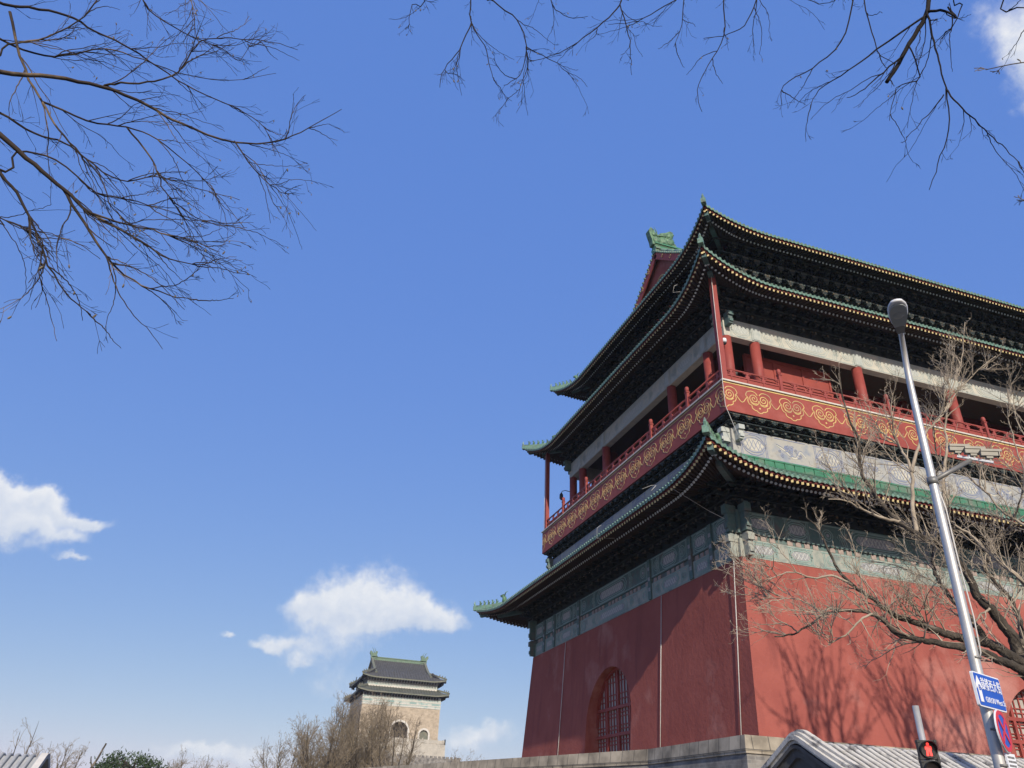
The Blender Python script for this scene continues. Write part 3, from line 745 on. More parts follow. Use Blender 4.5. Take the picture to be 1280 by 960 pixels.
# railing: two rails, struts and lower panels, posts as parts of it
RI = .68
def side_posts(k):
    return [x for x in cols(k) if 3 < x < SIDES[k][3]-3]
b = MB(); panels = MB()
for k, sd_ in enumerate(SIDES):
    L = sd_[3]; ax = ((sd_[1][0], sd_[1][1], 0), (sd_[2][0], sd_[2][1], 0), (0, 0, 1))
    b.smooth = True; b.tube([sp(sd_, RI, RI, 24.0), sp(sd_, L-RI, RI, 24.0)], .06, 7); b.smooth = False
    for z, h in ((23.62, .08), (23.16, .12)): b.box(sp(sd_, L/2, RI, z), (L-2*RI, .09, h), ax)
    n = int((L-2*RI)/1.02)
    for i in range(n):
        s = RI+(L-2*RI)*(i+.5)/n
        b.box(sp(sd_, s, RI, 23.82), (.13, .08, .36), ax); b.box(sp(sd_, s, RI, 23.74), (.26, .075, .12), ax); b.box(sp(sd_, s, RI, 23.93), (.22, .075, .08), ax)
        b.box(sp(sd_, s, RI, 23.4), (.08, .085, .42), ax)
        if k < 2:
            for q in (-1, 1): b.beam(sp(sd_, s+q*.13, RI, 23.90), sp(sd_, s+q*.27, RI, 23.97), .07, .06)
    if k < 2: panels.box(sp(sd_, L/2, RI+.01, 23.4), (L-2*RI, .03, .4), ax)
rail = b.build('railing', 'red_wood', tower); panels.build('railing_panel', 'red_fascia', rail)
def newel(s, k):
    sd_ = SIDES[k]; b = MB(); c = sp(sd_, s, RI-.005, 0)
    b.box((c[0], c[1], 23.72), (.19, .19, 1.24)); b.box((c[0], c[1], 24.37), (.25, .25, .07)); b.smooth = True
    b.tube([(c[0], c[1], 24.41), (c[0], c[1], 24.46), (c[0], c[1], 24.62), (c[0], c[1], 24.72), (c[0], c[1], 24.76)], [.09, .125, .135, .11, .04], 8)
    b.build('railing_post', 'red_wood', rail)
for k in (0, 1):
    for s in side_posts(k): newel(s, k)
# corner posts under the middle eave
for x in (.7, DW-.7):
    for y in (.7, DD-.7):
        b = MB(); b.box((x, y, 26.9), (.3, .3, 7.6)); b.build('corner_post', 'red_wood', tower)
# gallery columns
def column(x, y, r=.33):
    b = MB(); b.smooth = True; b.tube([(x, y, 23.1), (x, y, 27.495)], [r, r*.94], 16); b.smooth = False
    b.smooth = True
    b.tube([(x, y, 23.1), (x, y, 23.16), (x, y, 23.22)], [r*1.35, r*1.35, r*1.05], 16)
    return b.build('column', 'red_wood', tower)
done = set()
for k, sd_ in enumerate(SIDES):
    for s in cols(k):
        x, y, _ = sp(sd_, s, 2.4, 0); key = (round(x, 1), round(y, 1))
        if key not in done: done.add(key); column(x, y)
# inner walls behind the gallery, with posts, doors in the middle bays and a ceiling
b = MB(); II = 6.2; ps = MB()
for k, sd_ in enumerate(SIDES):
    L = sd_[3]; ax = ((sd_[1][0], sd_[1][1], 0), (sd_[2][0], sd_[2][1], 0), (0, 0, 1))
    b.box(sp(sd_, L/2, II+.1, 28.3), (L-2*II if k % 2 == 0 else L-2*II-.41, .2, 10.4), ax)
    for s in cols(k)[1:-1]:
        x, y, _ = sp(sd_, s, II-.02, 0); ps.smooth = True; ps.tube([(x, y, 23.1), (x, y, 33.2)], .3, 12, cap=False); ps.smooth = False
    for z in (25.9, 27.3): ps.box(sp(sd_, L/2, II-.03, z), (L-2*II, .14, .22), ax)
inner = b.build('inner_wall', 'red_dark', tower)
b = MB()   # red partitions on the south side, standing further out than the dark hall wall
for s0, s1 in ((4.4, 10.7), (35.3, 41.6)):
    b = MB()
    b.box(((s0+s1)/2, 3.6, 25.3), (s1-s0, .16, 4.4)); b.box(((s0+s1)/2, 3.5, 25.9), (s1-s0, .08, .16)); b.box(((s0+s1)/2, 3.51, 27.4), (s1-s0, .1, .2))
    for s in (s0+.1, s1-.1, s0+2.1, s0+4.2): b.box((s, 3.5, 25.3), (.14, .07, 4.3))
    b.build('partition', 'red_fascia', tower); ps.build('inner_post', 'red_wood', inner)
dr = MB(); dp = MB()
II = 3.5
for k, s0, s1 in ((0, 26.9, 33.9),):
    sd_ = SIDES[k]; ax = ((sd_[1][0], sd_[1][1], 0), (sd_[2][0], sd_[2][1], 0), (0, 0, 1)); n = 6
    dp.box(sp(sd_, (s0+s1)/2, II-.03, 25.1), (s1-s0, .02, 1.5), ax)
    for i in range(n):
        a = s0+(s1-s0)*i/n; e = s0+(s1-s0)*(i+1)/n
        dr.box(sp(sd_, a, II-.05, 24.5), (.1, .1, 2.8), ax)
        for j in range(1, 6): dr.box(sp(sd_, lerp(a, e, j/6), II-.05, 25.1), (.03, .04, 1.5), ax)
        for j in range(9): dr.box(sp(sd_, (a+e)/2, II-.05, 24.35+j*.19), (e-a-.1, .042, .03), ax)
        dr.box(sp(sd_, (a+e)/2, II-.045, 23.7), (e-a-.1, .06, 1.1), ax)
d_ = dr.build('door', 'red_wood', inner); dp.build('pane', 'paper', d_)
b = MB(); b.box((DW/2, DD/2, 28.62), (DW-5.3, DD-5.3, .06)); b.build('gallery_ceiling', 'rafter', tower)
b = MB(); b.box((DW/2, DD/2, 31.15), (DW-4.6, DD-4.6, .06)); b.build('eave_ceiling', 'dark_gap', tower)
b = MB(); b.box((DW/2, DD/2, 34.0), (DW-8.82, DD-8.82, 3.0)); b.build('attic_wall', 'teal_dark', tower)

# ---- main roof: hip and gable
EY, EZ = 1.4, 35.75; RZ = 44.0
def prof(y):
    t = max(0.0, min(1.0, (y-EY)/(DD/2-EY))); return EZ+.05+(RZ-EZ)*(.66*t+.34*t*t)
GX = 5.0
b = MB()
for sy in (0, 1):
    def Y(y): return y if sy == 0 else DD-y
    n = 14; ys = [4.8+(DD/2-4.8)*i/n for i in range(n+1)]
    for i in range(n): b.quad((GX, Y(ys[i]), prof(ys[i])), (DW-GX, Y(ys[i]), prof(ys[i])), (DW-GX, Y(ys[i+1]), prof(ys[i+1])), (GX, Y(ys[i+1]), prof(ys[i+1])))
    b.smooth = True
    for j in range(int((DW-2*GX)/.32)):
        x = GX+.16+j*.32; b.tube([(x, Y(y), prof(y)+.03) for y in ys[::3]+[ys[-1]]], .075, 4, cap=False)
    b.smooth = False
roof = b.build('main_roof', 'tile', tower)
for x, sg in ((GX+.35, -1), (DW-GX-.35, 1)):
    g = MB(); n = 16; pts = [(x, y, prof(min(y, DD-y))-.12) for y in [4.6+(DD-9.2)*i/n for i in range(n+1)]]
    g.add(pts+[(x, DD-4.6, 37.2), (x, 4.6, 37.2)], [tuple(range(len(pts)+2))])
    gb = g.build('gable', 'red_wall', roof)
    v = MB()
    for i in range(n):
        a = Vector(pts[i])+Vector((sg*.36, 0, -.25)); e = Vector(pts[i+1])+Vector((sg*.36, 0, -.25)); v.beam(a, e, .1, .75)
    v.build('bargeboard', 'red_wood', roof)
    nl = MB()
    for i in (1, 3, 5, 6, 7, 9, 10, 11, 13, 15):
        p = Vector(pts[i])+Vector((sg*.43, 0, -.3))
        for a in range(6): nl.tube([p+Vector((0, .13*math.cos(a*math.pi/3), .13*math.sin(a*math.pi/3))), p+Vector((sg*.03, .13*math.cos(a*math.pi/3), .13*math.sin(a*math.pi/3)))], .035, 6)
    nl.build('gilt_nail', 'gold', roof)
    vt = MB(); vt.smooth = True
    m_ = 60
    for i in range(m_+1):
        y = 4.7+(DD-9.4)*i/m_; z = prof(min(y, DD-y)); vt.tube([(x+sg*.2, y, z+.0), (x+sg*.52, y, z-.04)], .10, 6)
    for i in range(n): vt.tube([Vector(pts[i])+Vector((-sg*.1, 0, .35)), Vector(pts[i+1])+Vector((-sg*.1, 0, .35))], .2, 6)
    vt.build('verge_ridge', 'tile_end', roof)
    # gable ornament ring
    og = MB(); c = Vector((x+sg*.02, DD/2, 40.6))
    og.tube([c+Vector((0, .8*math.cos(q*math.pi/10), .9*math.sin(q*math.pi/10))) for q in range(21)], .05, 5); og.tube([c+Vector((0, .45*math.cos(q*math.pi/10), .5*math.sin(q*math.pi/10))) for q in range(21)], .05, 5)
    og.build('gable_ornament', 'gold', roof)
b = MB()
for z, h, w in ((43.95, .3, .6), (44.22, .22, .8), (44.5, .32, .5), (44.72, .14, .75)): b.box((DW/2, DD/2, z), (DW-2*GX+.3-w*.01, w, h))
b.smooth = True; b.tube([(GX, DD/2, 44.82), (DW-GX, DD/2, 44.82)], .16, 8); b.smooth = False
rd = b.build('main_ridge', 'ridge_green', roof)
def chiwei(x, sg):
    # dragon-headed ridge end: open jaw towards the ridge, curled tail, sword hilt
    o = [(-.1, 0), (-.15, .5), (-.3, 1.0), (-.42, 1.55), (-.2, 1.95), (.12, 1.75), (.3, 1.35), (.55, 1.25), (.75, 1.5), (1.05, 1.62), (1.35, 1.75), (1.75, 2.05), (2.05, 2.0), (2.12, 1.62), (1.9, 1.25), (1.95, .85), (2.25, .6), (2.35, .3), (2.2, 0)]
    b = MB(); y0 = DD/2-.28
    o = [(a*.94, h*.93) for a, h in o]
    pts = [(x+sg*a, y0, 44.55+h) for a, h in o]; b.prism(pts, (0, .56, 0))
    b.smooth = True
    for a, h, r in ((.35, .55, .42), (1.0, .6, .5), (1.55, .75, .46), (1.6, 1.35, .34), (.1, 1.1, .25)):
        b.tube([(x+sg*a, y0-.1, 44.55+h), (x+sg*a, y0-.02, 44.55+h), (x+sg*a, y0+.58, 44.55+h), (x+sg*a, y0+.66, 44.55+h)], [r*.5, r, r, r*.5], 9)
    for a0, h0, a1, h1 in ((.4, .2, 1.4, .3), (.3, .9, 1.2, 1.1), (1.3, 1.0, 1.95, 1.5)):
        for yy in (y0-.05, y0+.61): b.tube([(x+sg*a0, yy, 44.55+h0), (x+sg*(a0+a1)/2, yy, 44.62+(h0+h1)/2), (x+sg*a1, yy, 44.55+h1)], .07, 5)
    b.tube([(x+sg*.55, DD/2, 45.7), (x+sg*.5, DD/2, 46.3), (x+sg*.3, DD/2, 46.7)], [.07, .05, .02], 5)
    b.build('ridge_end_dragon', 'beast_green', rd)
chiwei(4.75, 1); chiwei(DW-4.75, -1)

# ---- conduits and cables on the faces
def conduit(pts, r=.022, m='conduit', name='conduit'):
    b = MB(); b.smooth = True; b.tube(pts, r, 6); b.build(name, m, tower)
for y in (7.6, 21.3): conduit([(wall_in(z)-.07, y, z) for z in (13.0, 9, 5.0)], .021)
conduit([(-3.0, .8, 16.3), (-1.2, .5, 15.3)], .009)
conduit([(-1.2, .5, 15.3), (-.12, .42, 14.9)], .012)
conduit([(-.12, .42, 14.95), (-.12, .42, 14.9), (-.12, .42, 13.4), (-.17, .45, 12.6), (wall_in(9)-.09, .5, 9), (wall_in(5.2)-.09, .55, 5.0)], .023)
conduit([(.55, .52, 30.2), (.52, .53, 27), (.5, .52, 23.3), (.34, .34, 23.0), (.36, .36, 21.4), (.9, .5, 20.2), (1.3, .72, 19.5)], .016)
conduit([(-2.9, 3.0, 17.0), (-2.6, 3.0, 17.35), (-2.7, 3.3, 17.45), (-3.2, 3.4, 17.2)], .011)
conduit([(-2.95, 9.0, 17.1), (-3.2, 9.05, 16.9), (-3.2, 9.1, 16.3), (-2.4, 8.4, 16.2)], .009)
conduit([(-.6, 2.4, 30.6), (-.8, 2.45, 30.5), (-.9, 2.5, 30.0), (.2, 1.6, 29.9)], .010)
conduit([(.52, DD-.55, 30), (.5, DD-.55, 23.2)], .016)

# ---- fixtures hanging on the tower
def dome_camera(loc, label, m='sign_white'):
    t = thing('dome_camera', loc, label, 'security camera', 'dome cameras on the gallery'); x, y, z = loc
    b = MB(); b.smooth = True; b.tube([(x, y, z+.30), (x, y, z+.26), (x, y, z+.12), (x, y, z)], [.04, .13, .15, .13], 10); b.build('housing', m, t)
    b = MB(); b.smooth = True; b.tube([(x, y, z+.0), (x, y, z-.07), (x, y, z-.13), (x, y, z-.16)], [.12, .11, .07, .02], 10); b.build('dome', 'lens_dark', t)
    b = MB(); b.tube([(x, y, z+.28), (x+.0, y+.05, z+.34), (x+.28, y+.35, z+.34)], .025, 6); b.build('bracket', m, t)
dome_camera((1.95, 1.95, 26.75), 'white dome camera on the corner column of the red gallery')
dome_camera((3.9, 3.9, 26.1), 'dark dome camera hanging in the shade behind the corner gallery column', 'steel_dark')
wl = thing('wall_lamp', (1.55, 26.2, 25.8), 'small black lamp on a curved arm at the far gallery corner', 'lamp')
b = MB(); b.smooth = True; b.tube([(2.2, 25.8, 26.3), (1.85, 26.0, 26.45), (1.6, 26.15, 26.4), (1.55, 26.2, 26.2)], .03, 6); b.build('arm', 'black_plastic', wl)
b = MB(); b.smooth = True; b.tube([(1.55, 26.2, 26.25), (1.55, 26.2, 26.1), (1.55, 26.2, 25.75), (1.55, 26.2, 25.6)], [.06, .15, .16, .04], 10); b.build('shade', 'black_plastic', wl)

# ------------------------------------------------------------------ bell tower, far to the north
BX0, BX1, BY0, BY1 = 12.9, 35.2, 199.3, 222.0
bell = thing('bell_tower', ((BX0+BX1)/2, (BY0+BY1)/2, 0), 'distant brown brick tower with double dark tiled roof and white rimmed arch', 'tower')
bw_, bd_ = BX1-BX0, BY1-BY0; bcx, bcy = (BX0+BX1)/2, (BY0+BY1)/2
def bring(b, e0, z0, e1, z1):
    A = [(BX0-e0, BY0-e0), (BX1+e0, BY0-e0), (BX1+e0, BY1+e0), (BX0-e0, BY1+e0)]; B = [(BX0-e1, BY0-e1), (BX1+e1, BY0-e1), (BX1+e1, BY1+e1), (BX0-e1, BY1+e1)]
    for i in range(4):
        j = (i+1) % 4; b.quad((*A[i], z0), (*A[j], z0), (*B[j], z1), (*B[i], z1))
    return B
b = MB(); bring(b, .9, 0, .5, 17.5); bring(b, 5.4, 0, 5.4, 17.3); B = bring(b, 5.4, 17.3, 5.35, 17.4); b.add([(x, y, 17.4) for x, y in B], [(0, 1, 2, 3)]); b.build('podium', 'grey_brick', bell)
b = MB()   # battlement of the podium
for i in range(30):
    x = BX0-5.2+i*(bw_+10.4)/29; b.box((x, BY0-5.25, 17.6), (.72, .35, .5))
for i in range(30):
    y = BY0-5.2+i*(bd_+10.4)/29; b.box((BX0-5.25, y, 17.6), (.35, .72, .5)); b.box((BX1+5.25, y, 17.6), (.35, .72, .5))
b.build('battlement', 'grey_brick', bell)
b = MB(); bring(b, 1.9, 17.4, 1.8, 21.0); B = bring(b, 1.8, 21.0, 1.8, 21.1); b.add([(x, y, 21.1) for x, y in B], [(0, 1, 2, 3)]); b.build('terrace', 'terrace_stone', bell)
b = MB()
for k in range(4):
    n = 13
    for i in range(n):
        f = i/(n-1); e = 1.7
        x, y = [(lerp(BX0-e, BX1+e, f), BY0-e), (lerp(BX0-e, BX1+e, f), BY1+e), (BX0-e, lerp(BY0-e, BY1+e, f)), (BX1+e, lerp(BY0-e, BY1+e, f))][k]
        b.box((x, y, 21.75), (.28, .28, 1.35))
    c = [(bcx, BY0-e), (bcx, BY1+e), (BX0-e, bcy), (BX1+e, bcy)][k]; b.box((c[0], c[1], 21.62), (bw_+3.2, .16, .9) if k < 2 else (.16, bd_+3.2, .9))
b.build('balustrade', 'terrace_stone', bell)
# wall with arch and windows on the south face
b = MB()
def bz_face(b, y, arches, dirn):
    x0, x1 = BX0, BX1; prev = x0; K = 18; zt, zb = 30.1, 21.0
    for c, hw, sz, rise in arches+[(None,)*4]:
        e = x1 if c is None else c-hw
        b.quad((prev, y, zb), (e, y, zb), (e, y, zt), (prev, y, zt))
        if c is None: break
        arc = [(c-hw*math.cos(math.pi*i/K), sz+rise*math.sin(math.pi*i/K)) for i in range(K+1)]
        for p, q in zip(arc[:-1], arc[1:]): b.quad((p[0], y, p[1]), (q[0], y, q[1]), (q[0], y, zt), (p[0], y, zt))
        pr = [(c-hw, zb)]+arc+[(c+hw, zb)]
        for p, q in zip(pr[:-1], pr[1:]): b.quad((p[0], y, p[1]), (q[0], y, q[1]), (q[0], y+dirn*2.2, q[1]), (p[0], y+dirn*2.2, p[1]))
        prev = c+hw
BA = [(17.0, 1.2, 23.4, 1.2), (24.05, 2.35, 24.1, 2.2), (31.1, 1.2, 23.4, 1.2)]
bz_face(b, BY0, BA, 1); b.quad((BX0, BY1, 21), (BX1, BY1, 21), (BX1, BY1, 30.1), (BX0, BY1, 30.1))
b.quad((BX0, BY0, 21), (BX0, BY1, 21), (BX0, BY1, 30.1), (BX0, BY0, 30.1)); b.quad((BX1, BY0, 21), (BX1, BY1, 21), (BX1, BY1, 30.1), (BX1, BY0, 30.1))
bwall = b.build('wall', 'bell_brick', bell)
for i, (c, hw, sz, rise) in enumerate(BA):
    b = MB(); K = 18
    for j in range(K):
        g0, g1 = math.pi*j/K, math.pi*(j+1)/K
        o0, o1 = .5, .5
        P0 = (c-hw*math.cos(g0), sz+rise*math.sin(g0)); P1 = (c-hw*math.cos(g1), sz+rise*math.sin(g1)); Q0 = (c-(hw+.5)*math.cos(g0), sz+(rise+.5)*math.sin(g0)); Q1 = (c-(hw+.5)*math.cos(g1), sz+(rise+.5)*math.sin(g1))
        b.prism([(P0[0], BY0-.08, P0[1]), (P1[0], BY0-.08, P1[1]), (Q1[0], BY0-.08, Q1[1]), (Q0[0], BY0-.08, Q0[1])], (0, .1, 0))
    for sg in (-1, 1): b.box((c+sg*(hw+.25), BY0-.03, (21+sz)/2), (.5, .1, sz-21))
    w = b.build('window' if i != 1 else 'arch_surround', 'white_stone', bell)
    b = MB(); b.quad((c-hw-.3, BY0+(2.1 if i == 1 else .5), 21), (c+hw+.3, BY0+(2.1 if i == 1 else .5), 21), (c+hw+.3, BY0+(2.1 if i == 1 else .5), sz+rise+.3), (c-hw-.3, BY0+(2.1 if i == 1 else .5), sz+rise+.3))
    b.build('door_panel' if i == 1 else 'pane', 'dark_gap' if i == 1 else 'bell_edge', w)
    if i == 1:
        b = MB()
        for j in range(7): b.box((c-hw+2*hw*(j+.5)/7, BY0+2.0, 24), (.12, .1, 6))
        for j in range(5): b.box((c, BY0+1.98, 21.8+j*1.0), (2*hw, .1, .12))
        b.build('door_grille', 'bell_pane', w)
# painted stone bands and the two roofs
b = MB(); bring(b, .06, 30.1, .06, 33.2); b.build('painted_band', 'bell_band', bell)
b = MB()
for z in (30.2, 30.85, 31.7): bring(b, .14, z, .14, z+.22)
b.build('band_moulding', 'white_stone', bell)
b = MB()
for k in range(4):
    for i in range(7):
        f = (i+.5)/7
        if i in (0, 2, 4, 6):
            x, y = [(lerp(BX0, BX1, f), BY0-.1), (lerp(BX0, BX1, f), BY1+.1), (BX0-.1, lerp(BY0, BY1, f)), (BX1+.1, lerp(BY0, BY1, f))][k]
            b.box((x, y, 31.3), (1.9, .12, .5) if k < 2 else (.12, 1.9, .5))
b.build('painted_panel', 'teal_line', bell)
M_ = None
def bell_eave(name, e, z, et, zt, up, zu, mt, depth):
    b = MB(); dk = MB(); ed = MB()
    sides = [((BX0, BY0), (1, 0), (0, 1), bw_), ((BX0, BY0), (0, 1), (1, 0), bd_), ((BX0, BY1), (1, 0), (0, -1), bw_), ((BX1, BY0), (0, 1), (-1, 0), bd_)]
    for sd_ in sides:
        L = sd_[3]
        def eg(s):
            a = min(s+et, L+et-s); k = max(0, 1-a/4.5); return e+(et-e)*k*k, z+(zt-z)*k*k
        n = 40; P = []
        for i in range(n+1):
            s = -et+(L+2*et)*i/n; ee, zz = eg(s); lim = min(up, s if s < L/2 else L-s); q = (lim+ee)/(up+ee)
            P.append((sp(sd_, s, -ee, zz-.35), sp(sd_, s, -ee, zz), sp(sd_, s, lim, lerp(zz, zu, q)), sp(sd_, s, max(-ee+.05, min(.05, lim)), z-.35+.35*(1 if lim > 0 else 0))))
        for i in range(n):
            ed.quad(P[i][0], P[i+1][0], P[i+1][1], P[i][1]); b.quad(P[i][1], P[i+1][1], P[i+1][2], P[i][2])
            dk.quad(P[i][0], P[i+1][0], P[i+1][3], P[i][3])
        for i in range(int(L/.8)):
            s = .4+i*.8
            if up < 5: b.tube([sp(sd_, s, -e, z+.05), sp(sd_, s, up, zu+.05)], .12, 4, cap=False)
            dk.box(sp(sd_, s, -e*.45, z-.52), (.3, e*.9, .3) if abs(sd_[1][0]) else (e*.9, .3, .3)); dk.box(sp(sd_, s, -e*.2, z-.8), (.4, e*.5, .3) if abs(sd_[1][0]) else (e*.5, .4, .3))
    o = b.build(name, mt, bell); dk.build('eave_brackets', 'dark_gap', o); ed.build('eave_edge', 'bell_edge', o)
    h = MB()
    for (cx, sx), (cy, sy) in [((BX0, 1), (BY0, 1)), ((BX0, 1), (BY1, -1)), ((BX1, -1), (BY0, 1)), ((BX1, -1), (BY1, -1))]:
        a = Vector((cx-sx*et, cy-sy*et, zt+.15)); c = Vector((cx+sx*up, cy+sy*up, zu+.2)); h.beam(a, c, .5, .5)
        for j in range(3):
            p = a+(c-a)*(.1+.16*j); h.smooth = True; h.tube([p, p+Vector((0, 0, .45)), p+Vector((-sx*.15, -sy*.15, .65))], [.2, .15, .06], 5); h.smooth = False
    h.build('hip_ridge', 'bell_edge', o)
    return o
bell_eave('lower_roof', 1.6, 33.6, 1.9, 34.2, 1.0, 35.2, 'bell_roof_green', 1)
b = MB(); bring(b, -1.0, 35.0, -1.0, 38.0); b.build('upper_wall', 'bell_band', bell)
b = MB(); bring(b, -.93, 35.15, -.93, 35.5); bring(b, -.9, 36.6, -.9, 36.8); b.build('band_moulding', 'white_stone', bell)
bell_eave('upper_roof_edge', .7, 37.5, 1.0, 38.1, 3.0, 39.8, 'dark_tile', 1)
b = MB(); n = 10; bgx0, bgx1 = BX0+2.9, BX1-2.9
def bprof(t): return 38.6+(44.0-38.6)*(.62*t+.38*t*t)
for sy in (0, 1):
    Y = lambda t: lerp(BY0+1.3, bcy, t) if sy == 0 else lerp(BY1-1.3, bcy, t)
    for i in range(n): b.quad((bgx0, Y(i/n), bprof(i/n)), (bgx1, Y(i/n), bprof(i/n)), (bgx1, Y((i+1)/n), bprof((i+1)/n)), (bgx0, Y((i+1)/n), bprof((i+1)/n)))
    for j in range(int((bgx1-bgx0)/.55)):
        x = bgx0+.3+j*.55; b.tube([(x, Y(t), bprof(t)+.03) for t in (0, .25, .5, .75, 1)], .12, 4, cap=False)
br = b.build('main_roof', 'dark_tile', bell)
for x, sg in ((bgx0+.4, -1), (bgx1-.4, 1)):
    g = MB(); pts = [(x, lerp(BY0+1.3, BY1-1.3, i/16), bprof(1-abs(i/8-1))-.1) for i in range(17)]
    g.add(pts+[(x, BY1-1.3, 38), (x, BY0+1.3, 38)], [tuple(range(19))]); g.build('gable', 'bell_brick', br)
    v = MB()
    for p, q in zip(pts[:-1], pts[1:]): v.beam(Vector(p)+Vector((sg*.2, 0, .3)), Vector(q)+Vector((sg*.2, 0, .3)), .7, .7)
    v.build('verge_ridge', 'bell_edge', br)
b = MB(); b.box((bcx, bcy, 44.2), (bgx1-bgx0, .5, .9)); b.box((bcx, bcy, 44.7), (bgx1-bgx0, .8, .25))
rdg = b.build('main_ridge', 'bell_green', br)
for x, sg in ((bgx0, 1), (bgx1, -1)):
    b = MB(); o = [(-.3, 0), (-.35, .9), (-.75, 1.5), (-.6, 2.2), (-.1, 2.0), (.2, 1.5), (.8, 1.7), (1.2, 2.3), (1.6, 2.0), (1.4, 1.1), (1.7, .7), (1.7, 0)]
    b.prism([(x+sg*a, bcy-.4, 44.2+h) for a, h in o], (0, .8, 0)); b.tube([(x+sg*.5, bcy, 45.7), (x+sg*.3, bcy, 46.8), (x-sg*.3, bcy, 47.4)], [.12, .09, .03], 5); b.tube([(x+sg*.5, bcy, 45.7), (x+sg*.9, bcy, 46.8), (x+sg*.5, bcy, 47.3)], [.1, .07, .03], 5)
    b.build('ridge_end_dragon', 'bell_green', rdg)

# ------------------------------------------------------------------ tiled shop in front of the terrace
SX, SY, SZ = -4.5, -8.0, 4.25
shop = thing('shop', (12, -8, 0.12), 'low grey building with pale tiled round ridge roof before the red tower', 'building')
def sprof(t):  # t: horizontal distance from ridge
    a = abs(t); return SZ-.04-(.9*a*a if a < .3 else .081+.56*(a-.3)-.02*(a-.3)**2)
HWD = 3.1
b = MB(); ts = sorted(set([-HWD+2*HWD*i/20 for i in range(21)]+[-.23, -.15, -.08, .08, .15, .23])); LX = 36
for i in range(len(ts)-1): b.quad((SX, SY+ts[i], sprof(ts[i])), (LX, SY+ts[i], sprof(ts[i])), (LX, SY+ts[i+1], sprof(ts[i+1])), (SX, SY+ts[i+1], sprof(ts[i+1])))
sr = b.build('roof', 'shop_gap', shop)
b = MB(); b.smooth = True; ends = MB()
for j in range(int((LX-SX)/.31)):
    x = SX+.62+j*.31
    p = [(x+random.uniform(-.014, .014), SY+t, sprof(t)+.022+random.uniform(-.008, .01)) for t in ts[::1]]; b.tube(p, random.uniform(.070, .082), 7, cap=True)
    # stepped tile joints along each row
    for q in range(18):
        t = -HWD+.1+q*.34+random.uniform(-.02, .02)
        if t < HWD-.1: b.tube([(x, SY+t, sprof(t)+.024), (x, SY+t+.05, sprof(t+.05)+.024)], .086, 7, cap=False)
b.build('roof_tiles', 'shop_tile', sr)
b = MB()
for (dx, lift, w, h) in ((.02, .26, .15, .15), (.20, .33, .17, .16), (.38, .26, .15, .14), (.2, .12, .5, .24), (-.10, .16, .13, .13), (-.02, .05, .12, .1)):
    for t0, t1 in zip(ts[:-1], ts[1:]): b.beam((SX+dx, SY+t0, sprof(t0)+lift), (SX+dx, SY+t1+.01, sprof(t1)+lift), w, h)
b.build('gable_verge', 'shop_tile', sr)
b = MB()
for t0, t1 in zip(ts[:-1], ts[1:]): b.beam((SX+.11, SY+t0, sprof(t0)+.235), (SX+.11, SY+t1, sprof(t1)+.235), .05, .12); b.beam((SX+.29, SY+t0, sprof(t0)+.235), (SX+.29, SY+t1, sprof(t1)+.235), .05, .12)
b.build('verge_gutter', 'shop_gap', sr)
b = MB(); pts = [(SX+.08, SY+t, sprof(t)-.08) for t in ts]; b.prism(pts+[(SX+.08, SY+HWD-.3, .12), (SX+.08, SY-HWD+.3, .12)], (.25, 0, 0))
b.box((16, SY-HWD+.5, 1.4), (39.5, .25, 2.6)); b.box((16, SY+HWD-.5, 1.4), (39.5, .25, 2.6)); b.box((35.7, SY, 1.6), (.25, 2*HWD-1.2, 3.0))
sw = b.build('wall', 'shop_grey', shop)
b = MB()   # stepped brick bargeboard under the verge
for t0, t1 in zip(ts[:-1], ts[1:]):
    b.beam((SX+.03, SY+t0*.97, sprof(t0)-.28), (SX+.03, SY+t1*.97, sprof(t1)-.28), .12, .26); b.beam((SX-.02, SY+t0*.99, sprof(t0)-.10), (SX-.02, SY+t1*.99, sprof(t1)-.10), .2, .10)
b.build('bargeboard', 'shop_grey', sw)
b = MB()
K = 12; arc = [(SX+.05, SY+.75*math.cos(math.pi*i/K), 2.7+.55*math.sin(math.pi*i/K)) for i in range(K+1)]
for p, q in zip(arc[:-1], arc[1:]): b.beam(p, q, .12, .14, up=(1, 0, 0))
b.prism([(SX+.075, SY+.7, 1.6)]+[(SX+.075, p[1]*1.0, p[2]) for p in arc]+[(SX+.075, SY-.7, 1.6)], (.02, 0, 0))
b.build('niche', 'shop_gap', sw)

# ------------------------------------------------------------------ pale tiled roof corner at the lower left
hx, hy = -41.0, 60.0
def hut_pt(a, h, dist=31.0): 
    g = R_(a); return (-21.3+dist*math.sin(g), -29.8+dist*math.cos(g), h)
lb = thing('tiled_house', (-31.5, 2.0, 0), 'pale grey tiled roof end of a small house past the road', 'building')
hx1 = -26.75; hyc = 1.6
b = MB(); zz = lambda t: 3.05-.5*max(0, abs(t)-.15)
tt = [-2.2, -1.2, -.15, .15, 1.2, 2.2]
for t0, t1 in zip(tt[:-1], tt[1:]): b.quad((-36, hyc+t0, zz(t0)), (hx1, hyc+t0, zz(t0)), (hx1, hyc+t1, zz(t1)), (-36, hyc+t1, zz(t1)))
hr = b.build('roof', 'roof_white', lb)
b = MB(); b.smooth = True
for j in range(42): b.tube([(-35.9+j*.22, hyc+t, zz(t)+.04) for t in tt], .06, 5)
b.build('roof_tiles', 'roof_white', hr)
b = MB()
for t0, t1 in zip(tt[:-1], tt[1:]): b.beam((hx1, hyc+t0, zz(t0)+.06), (hx1, hyc+t1, zz(t1)+.06), .2, .16)
b.build('gable_verge', 'white_stone', hr)
